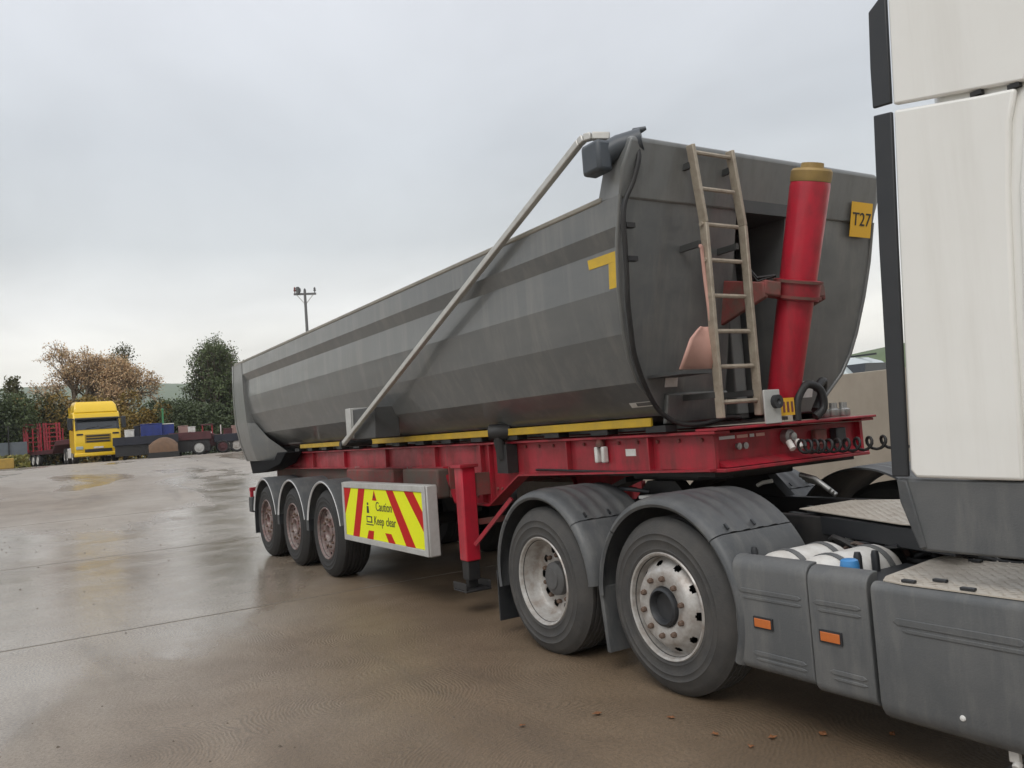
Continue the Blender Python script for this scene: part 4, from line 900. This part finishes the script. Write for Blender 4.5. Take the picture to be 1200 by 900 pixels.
def crate(u, d, z0, wdt, h, mt, label, cat, name, lid=None, dep=1.0, group=None):
    p = at(u, d); t = thing(name, label, cat, (p.x, p.y, p.z+z0), group, face_cam(p))
    part('box', MB().box(-wdt/2, wdt/2, -dep/2, dep/2, 0, h), mt, t, .03)
    part('lid', MB().box(-wdt/2-.02, wdt/2+.02, -dep/2-.02, dep/2+.02, h, h+.05), lid or mt, t, .015)
    for k in (-.3, 0, .3): part('rib', MB().box(wdt*k-.03, wdt*k+.03, -dep/2-.03, -dep/2, .03, h-.03), mt, t)
    return t
flatbed(172, 52, 3.4, 'navy blue flatbed trailer right beside the yellow lorry', NAVY, 1.25)
crate(153, 52.2, 1.25, .5, .42, WHT2, 'small white box on the navy flatbed, next to the yellow lorry', 'box', 'storage_box')
crate(162, 52.4, 1.25, .32, .62, NAVY, 'narrow dark cabinet standing on the navy flatbed', 'cabinet', 'cabinet')
crate(179, 52.2, 1.25, 1.15, .70, BLUE, 'larger bright blue crate on the navy flatbed trailer', 'crate', 'blue_crate')
crate(197, 52.4, 1.25, .78, .66, BLUE, 'smaller bright blue crate over the brown heap', 'crate', 'blue_crate', lid=WHT2)
p = at(192, 50.0); hp = thing('covered_heap', 'low brown covered heap in front of the navy flatbed', 'heap', p, rz=face_cam(p))
mb = MB(); rows = []
for i in range(9):
    t = i/8; h = .5 + .32*math.sin(math.pi*t)**.8; rows.append([(-.75+1.5*t, .6*math.cos(a), (h+.05*math.sin(5*t+a*3))*max(0, math.sin(a))) for a in np.linspace(0, math.pi, 9)])
mb.v = []
mb.loft([[(a_, b_, c_+.28) for a_, b_, c_ in r_] for r_ in rows], closed=False); part('cover', mb, TARPB, hp, smooth=60)
part('pallet', MB().box(-.8, .8, -.65, .65, 0, .30), BLK, hp)
flatbed(224, 53, 2.3, 'maroon flatbed trailer with pale loads, between brown heap and red machine', MAROON, 1.32, wheels=(.7,), rim=ALUP)
crate(216, 53.2, 1.32, .55, .42, PALE, 'pale pink load block on the maroon flatbed', 'load', 'load_block')
crate(226, 53.2, 1.32, .42, .34, WHT2, 'small whitish load on the maroon flatbed', 'load', 'load_block')
# red machine
p = at(250, 53.5); rm_ = thing('red_machine', 'small red wheeled machine standing past the maroon trailer', 'machine', p, rz=face_cam(p))
mb = MB(); mb.prism([(-.75, .45), (-.75, 1.0), (-.35, 1.25), (.05, 1.25), (.3, 1.05), (.8, .95), (.8, .45)], 'y', -.55, .55); part('body', mb, MAROON, rm_, .06)
part('bonnet', MB().box(.1, .78, -.45, .45, .95, 1.15), RED, rm_, .05); part('cab_frame', MB().box(-.6, .0, -.5, .5, 1.25, 1.34), WHT2, rm_, .02)
for x in (-.55, 0.0):
    for s in (-1, 1): part('cab_post', MB().box(x-.03, x+.03, s*.48-.03, s*.48+.03, 1.2, 1.75), RED, rm_)
part('roof', MB().box(-.65, .08, -.55, .55, 1.75, 1.82), MAROON, rm_, .02); part('exhaust', MB().tube([(.5, .3, 1.1), (.5, .3, 1.75)], .035, 8), WHT2, rm_)
for x in (-.5, .55):
    for s in (-1, 1): small_wheel(rm_, x, s*.75, .40, s, rim=MAROON)
flatbed(278, 54, 2.6, 'dark trailer with a headboard, half hidden by the tipper tail', NAVY, 1.1, wheels=(.25, .5), head=.55)
crate(268, 54.2, 1.10, .5, .35, MAROON, 'dark red box on the dark trailer behind the tipper tail', 'box', 'load_box')
crate(276, 54.3, 1.10, .35, .5, PALE, 'pale box on the dark trailer behind the tipper tail', 'box', 'load_box')
p = at(193, 57); gpz = thing('marker_post', 'thin green post standing behind the blue crates', 'post', p)
mb = MB(); mb.tube([(p.x, p.y, p.z), (p.x, p.y, p.z+3.0)], .06, 10); mb.build('shaft', GREENP, gpz, smooth=50); MB().lathe([(.09, 0), (.09, .08), (.001, .12)], (p.x, p.y, p.z+3.0), 10, ax='z').build('cap', GREENP, gpz, smooth=40)

# fence, blocks and verge at the far left
def fence_panel(u0, u1, d, h, name):
    a, b = at(u0, d), at(u1, d); t = thing(name, 'grey panel fence with dark posts under the dark green hedge', 'fence', (a+b)/2)
    L = (b-a).length; n = 7
    PAN = mat('fence_panel', (.13, .15, .17), (.09, .10, .11), 3, .5, .6)
    for i in range(n):
        q, r = a+(b-a)*(i/n), a+(b-a)*((i+1)/n)
        mb = MB(); mb.bar(q+Vector((0, 0, 1.0)), r+Vector((0, 0, 1.0))-(b-a)*.002, .04, 1.5); mb.build('panel', PAN, t)
        mb = MB(); mb.bar(q+Vector((.06, 0, 0)), q+Vector((.06, 0, h)), .07); mb.build('post', BLK, t)
    for k in range(4):
        mb = MB(); mb.bar(a+Vector((.06, 0, 1.95+k*.3)), b+Vector((.06, 0, 1.95+k*.3)), .012); mb.build('wire', BLK, t)
fence_panel(-130, 33, 65, 2.9, 'panel_fence')
for i, u in enumerate((-34, -14, 6)):
    p = at(u, 57); b_ = thing('barrier_block', 'ochre yellow concrete barrier block at the yard edge', 'barrier', p, 'yellow barrier blocks in a row', face_cam(p))
    part('block', MB().box(-.46, .46, -.3, .3, 0, .62), mat('ochre_block', (.42, .27, .06), (.25, .17, .05), 4, .6, .8), b_, .05)
    part('lifting_loop', MB().tube([(-.1, 0, .6), (-.08, 0, .72), (.08, 0, .72), (.1, 0, .6)], .012, 6), BLK, b_)

# ------------------------------------------------------------------ trees and hedges
def leaves_mesh(name, pts, size, mt, flat=.5):
    n = len(pts); d = rng.normal(size=(n, 3)); d /= np.linalg.norm(d, axis=1)[:, None]; e = rng.normal(size=(n, 3)); e -= d*(d*e).sum(1)[:, None]; e /= np.linalg.norm(e, axis=1)[:, None]
    s = size*rng.uniform(.6, 1.35, (n, 1)); a, b = d*s, e*s*.62
    v = np.stack([pts-a, pts-b*.9+a*.1, pts+a, pts+b*.9+a*.1], 1).reshape(-1, 3)
    me = bpy.data.meshes.new(name); me.vertices.add(4*n); me.vertices.foreach_set('co', v.ravel()); me.loops.add(4*n); me.loops.foreach_set('vertex_index', np.arange(4*n, dtype=np.int32))
    me.polygons.add(n); me.polygons.foreach_set('loop_start', np.arange(0, 4*n, 4, dtype=np.int32)); me.materials.append(mt); me.update(calc_edges=True); me.validate()
    return me
def tree(base, H, W, label, lm, n_leaf, size, levels=5, trunk_r=.25, spread=.55, bare=.0, first=.25, name='broadleaf_tree', group=None, upness=.3, bark=BARK, cl=.5):
    t = thing(name, label, 'tree', base, group); mb = MB(); tips = []
    def grow(p, d, L, r, lev):
        q = p; pts = [p]; rs = [r]; k = 3
        for i in range(k):
            d = (d + Vector((random.gauss(0, .13), random.gauss(0, .13), random.gauss(0, .08)+.05*upness))).normalized(); q = q + d*(L/k); pts.append(q); rs.append(r*(1-.35*(i+1)/k))
        mb.tube(pts, rs, 6 if lev < 3 else 4, cap=False)
        if lev >= levels-1: tips.extend([(pts[1], .6), (pts[2], .8), (pts[3], 1)])
        if lev == levels: return
        nb = 3 if lev > 0 else 6
        for i in range(nb):
            ang = 2*math.pi*(i+random.random()*.7)/nb; sp = spread*random.uniform(.6, 1.3)
            side = d.cross(Vector((math.sin(ang), math.cos(ang), .15))); side.normalize()
            nd = (d*math.cos(sp) + side*math.sin(sp) + Vector((0, 0, upness*.3))).normalized()
            st = pts[-1] if (i == 0 or lev > 1) else pts[random.choice((1, 2, 3))]
            grow(st, nd, L*random.uniform(.62, .86), r*.6, lev+1)
    grow(Vector((0, 0, 0)), Vector((0, 0, 1)), H*first, trunk_r, 0)
    # fit to the wanted height and width
    V = np.array(mb.v); T = np.array([tuple(a) for a, _ in tips]); zm = np.percentile(T[:, 2], 99)+.01; wm = np.percentile(np.hypot(T[:, 0], T[:, 1]), 96)*2
    sc = np.array([W/wm, W/wm, H/zm]); V[:, :2] *= np.where(V[:, 2:3] > .6, sc[0], np.minimum(1, sc[0])); V[:, 2] *= sc[2]; T = T*sc
    mb.v = [tuple(a) for a in V]
    o = part('trunk', mb, bark, t, smooth=60)
    idx = rng.integers(0, len(T), n_leaf); keep = rng.random(len(T)) > bare; idx = idx[keep[idx]]
    P_ = T[idx] + np.clip(rng.normal(size=(len(idx), 3)), -1.7, 1.7)*cl*np.array([1, 1, .7]); P_[:, 2] = np.maximum(P_[:, 2], .3)
    c = bpy.data.objects.new('crown', leaves_mesh('crown', P_, size, lm)); col.objects.link(c); c.parent = t
    return t
def bush(base, L, Dp, H, label, lm, n, size, rz=0, name='hedge_bush', group=None, lumps=14, cat='bush'):
    t = thing(name, label, cat, base, group, rz); P_ = []
    for i in range(lumps):
        c = np.array([rng.uniform(-L/2, L/2)*.85, rng.uniform(-Dp/2, Dp/2)*.7, rng.uniform(.3, .78)*H]); r = np.array([L*.16+.25, Dp*.3, H*.26])*rng.uniform(.7, 1.2)
        d = rng.normal(size=(n//lumps, 3)); d /= np.linalg.norm(d, axis=1)[:, None]; P_.append(c + d*r*rng.uniform(.55, 1.05, (n//lumps, 1))**.5 + rng.normal(size=d.shape)*.06)
    m0 = np.column_stack([rng.uniform(-L/2, L/2, n//3), rng.uniform(-Dp/2, Dp/2, n//3), rng.uniform(0, .6*H, n//3)]); P_.append(m0)
    P_ = np.concatenate(P_); P_[:, 2] = np.clip(P_[:, 2], .05, None)
    c = bpy.data.objects.new('crown', leaves_mesh('crown', P_, size, lm)); col.objects.link(c); c.parent = t
    mb = MB()
    for i in range(6):
        x, y = random.uniform(-L*.35, L*.35), random.uniform(-Dp*.2, Dp*.2); mb.tube([(x, y, 0), (x+random.gauss(0, .15), y, H*.35), (x+random.gauss(0, .4), y+random.gauss(0, .2), H*.7)], [.07, .05, .02], 5)
    part('stem', mb, BARK, t, smooth=60); return t
AUT = leafmat('autumn_leaf', (.58, .41, .26), (.50, .32, .17), (.44, .35, .20)); OCH = leafmat('ochre_leaf', (.24, .17, .04), (.17, .125, .035), (.30, .19, .045))
GRN = leafmat('dark_green_leaf', (.06, .08, .036), (.08, .105, .046), (.045, .06, .028)); MGR = leafmat('mid_green_leaf', (.085, .115, .048), (.115, .145, .06), (.065, .09, .038)); OLV = leafmat('olive_leaf', (.09, .095, .045), (.12, .11, .05), (.065, .075, .035))
BARKP = mat('pale_bark', (.20, .155, .11), (.13, .10, .07), 5, .6, .85)
def hp_(px, d): return px*d/FPX
tree(at(112, 72), 8.6, 8.8, 'wide autumn tree with thin tan leaves and pale branches', AUT, 26000, .075, 6, .2, .62, .12, .15, upness=.45, bark=BARKP, cl=.24)
tree(at(152, 75), 9.2, 4.2, 'taller dark leaved tree rising at the edge of the autumn tree', OLV, 9000, .085, 6, .16, .52, .3, .26, upness=.4, cl=.22)
tree(at(246, 70), 8.8, 5.8, 'dark green open crowned tree beside the tipper tail', MGR, 22000, .09, 6, .24, .62, .3, .2, upness=.3, cl=.24)
tree(at(268, 72), 8.6, 4.6, 'second dark green tree, half behind the tipper tail', OLV, 12000, .09, 6, .2, .58, .3, .25, upness=.3, cl=.24)
tree(at(19, 71), 6.6, 1.3, 'thin dark spindly tree standing above the green hedge', OLV, 2200, .13, 4, .1, .35, .1, .5, upness=.6, cl=.22, name='spindly_tree')
tree(at(-60, 68), 6.0, 6.0, 'dark green tree beyond the panel fence', GRN, 16000, .14, 5, .22, .5, .05, .25, cl=.5)
hd = [(-40, 68, 6, 5.4, MGR, 'mid green hedge bush behind the panel fence, away from the lorry', None), (3, 68, 4.4, 5.6, MGR, 'mid green hedge bush under the spindly tree', None), (25, 70, 3.2, 5.2, GRN, 'dark green hedge bush beside the raised red ramps', None),
      (52, 70, 4.0, 5.0, OCH, 'ochre bush behind the raised red ramps', None), (84, 70, 4.0, 5.3, OLV, 'olive brown bush just behind the yellow cab', None), (112, 74, 4.6, 5.4, OLV, 'olive brown bush around the trunk of the autumn tree', None), (132, 69, 4.2, 5.2, OCH, 'ochre bush under the side of the autumn tree', None), (165, 67, 4.2, 4.3, OCH, 'ochre orange bush above the navy flatbed', None),
      (200, 69, 3.8, 4.6, GRN, 'dark green bush behind the blue crates', None), (232, 66, 4.4, 4.2, GRN, 'dark green bush above the maroon flatbed', None), (272, 66, 4.8, 4.5, GRN, 'dark green bush behind the dark trailer', None), (320, 68, 6, 4.4, GRN, 'dark green bush hidden mostly behind the tipper tail', None)]
for u, d, L, H, mt, lb, g in hd:
    p = at(u, d); bush(p, L, 2.4, H, lb, mt, 9000, .10, face_cam(p), group=g)
# rough grass at the fence foot
P_ = []
for i in range(5000):
    p = at(random.uniform(-60, 34), random.uniform(58.5, 64)); P_.append((p.x, p.y, p.z + random.random()**2*.75))
gme = leaves_mesh('rough_grass', np.array(P_), .16, leafmat('dry_grass', (.22, .20, .05), (.15, .16, .04), (.28, .23, .07))); g_ = stuff(link('rough_grass', gme)); tag(g_, 'yellowish rough grass at the foot of the panel fence', 'grass')

# ------------------------------------------------------------------ power pole
p = at(368, 52); pole = thing('power_pole', 'wooden power pole with crossarm and insulators rising beyond the tipper body', 'pole', p)
r0 = CAM + (_f + RT*((365-600)/FPX) - UP*((341-450)/FPX)).normalized()*54; topz = r0.z
mb = MB(); mb.tube([(p.x, p.y, p.z), (p.x, p.y, topz-.15)], [.13, .08], 12); mb.build('shaft', WOOD, pole, smooth=50)
v = (p-CAM); v.z = 0; v.normalize(); sdv = Vector((v.y, -v.x, 0))
def pp(a, z): return Vector((p.x, p.y, 0)) + sdv*a + Vector((0, 0, z))
mb = MB(); mb.bar(pp(-.68, topz-.38), pp(.68, topz-.38), .10, .12); mb.build('crossarm', WOOD, pole)
for s in (-1, 1): MB().bar(pp(s*.5, topz-.42), pp(0, topz-1.05), .045).build('brace', ALUP, pole)
for a, h in ((-.6, .40), (-.3, .34), (0, .3), (.6, .36)):
    c = pp(a, topz-.33); mb = MB(); mb.lathe([(.03, 0), (.03, h*.3), (.075, h*.35), (.085, h*.5), (.05, h*.6), (.07, h*.75), (.03, h), (.001, h)], c, 10, ax='z'); mb.build('insulator', PLAST if a > -.6 else RUST, pole, smooth=40)
mb = MB(); mb.lathe([(.001, 0), (.11, 0), (.11, .42), (.001, .45)], pp(-.42, topz-.36), 12, ax='z'); mb.build('fuse_can', PLAST, pole, smooth=40)

# ------------------------------------------------------------------ fallen leaves and grit
LEAF = mat('fallen_leaf', (.25, .10, .035), (.13, .06, .03), 30, .8, .7)
spots = [(880, 876), (905, 866), (838, 862), (786, 842), (1046, 862), (965, 862), (700, 838), (612, 852)]
for i, (u, v_) in enumerate(spots):
    r = _f + RT*((u-600)/FPX) - UP*((v_-450)/FPX); t = -CAM.z/r.z; q = CAM + r*t
    mb = MB(); a = random.random()*6; s = random.uniform(.014, .028); n = 9; ring_ = []
    for k in range(n):
        th = a+2*math.pi*k/n; rr = s*(1 if k % 2 else .62)*(1.3 if k == 1 else 1); ring_.append((q.x+rr*math.cos(th), q.y+rr*math.sin(th), .007+.008*random.random()))
    mb.v = ring_ + [(q.x, q.y, .012)]; mb.f = [(k, (k+1) % n, n) for k in range(n)]
    o = mb.build('fallen_leaf', LEAF); tag(o, 'small fallen orange-brown leaf on the wet concrete', 'leaf', 'fallen leaves on the concrete')
    s_ = o.modifiers.new('thick', 'SOLIDIFY'); s_.thickness = .002
mb = MB()
for i in range(420):
    x, y = random.uniform(-9, 10), random.uniform(-7, -1.6); s = random.choice((.004, .005, .006, .008, .013)) * (1.4 if x < 0 else 1); z = hgt(x, y)
    mb.add([(x-s, y-s*.7, z), (x+s, y-s*.5, z), (x+s*.6, y+s, z), (x-s*.7, y+s*.8, z), (x, y, z+s*.8)], [(0, 1, 4), (1, 2, 4), (2, 3, 4), (3, 0, 4)])
tag(stuff(mb.build('grit', mat('grit_stone', (.10, .08, .06), (.16, .13, .10), 3, .6, .8))), 'dark grit and crumbs scattered over the wet concrete', 'grit')

# ------------------------------------------------------------------ haze over the distance
hz = MB().box(-3100, 1600, -2600, 2600, -3, 190).build('haze', mat('haze_air', (1, 1, 1)))
hm = bpy.data.materials.new('hazy_air'); hm.use_nodes = True; hn = hm.node_tree; hn.nodes.remove(hn.nodes['Principled BSDF'])
pv = hn.nodes.new('ShaderNodeVolumePrincipled'); pv.inputs['Color'].default_value = (.93, .96, 1, 1); pv.inputs['Density'].default_value = .00032; pv.inputs['Anisotropy'].default_value = .2
hn.links.new(pv.outputs[0], hn.nodes['Material Output'].inputs['Volume']); hz.data.materials.clear(); hz.data.materials.append(hm); stuff(hz)
tag(hz, 'thin grey haze veiling the far hill', 'haze')
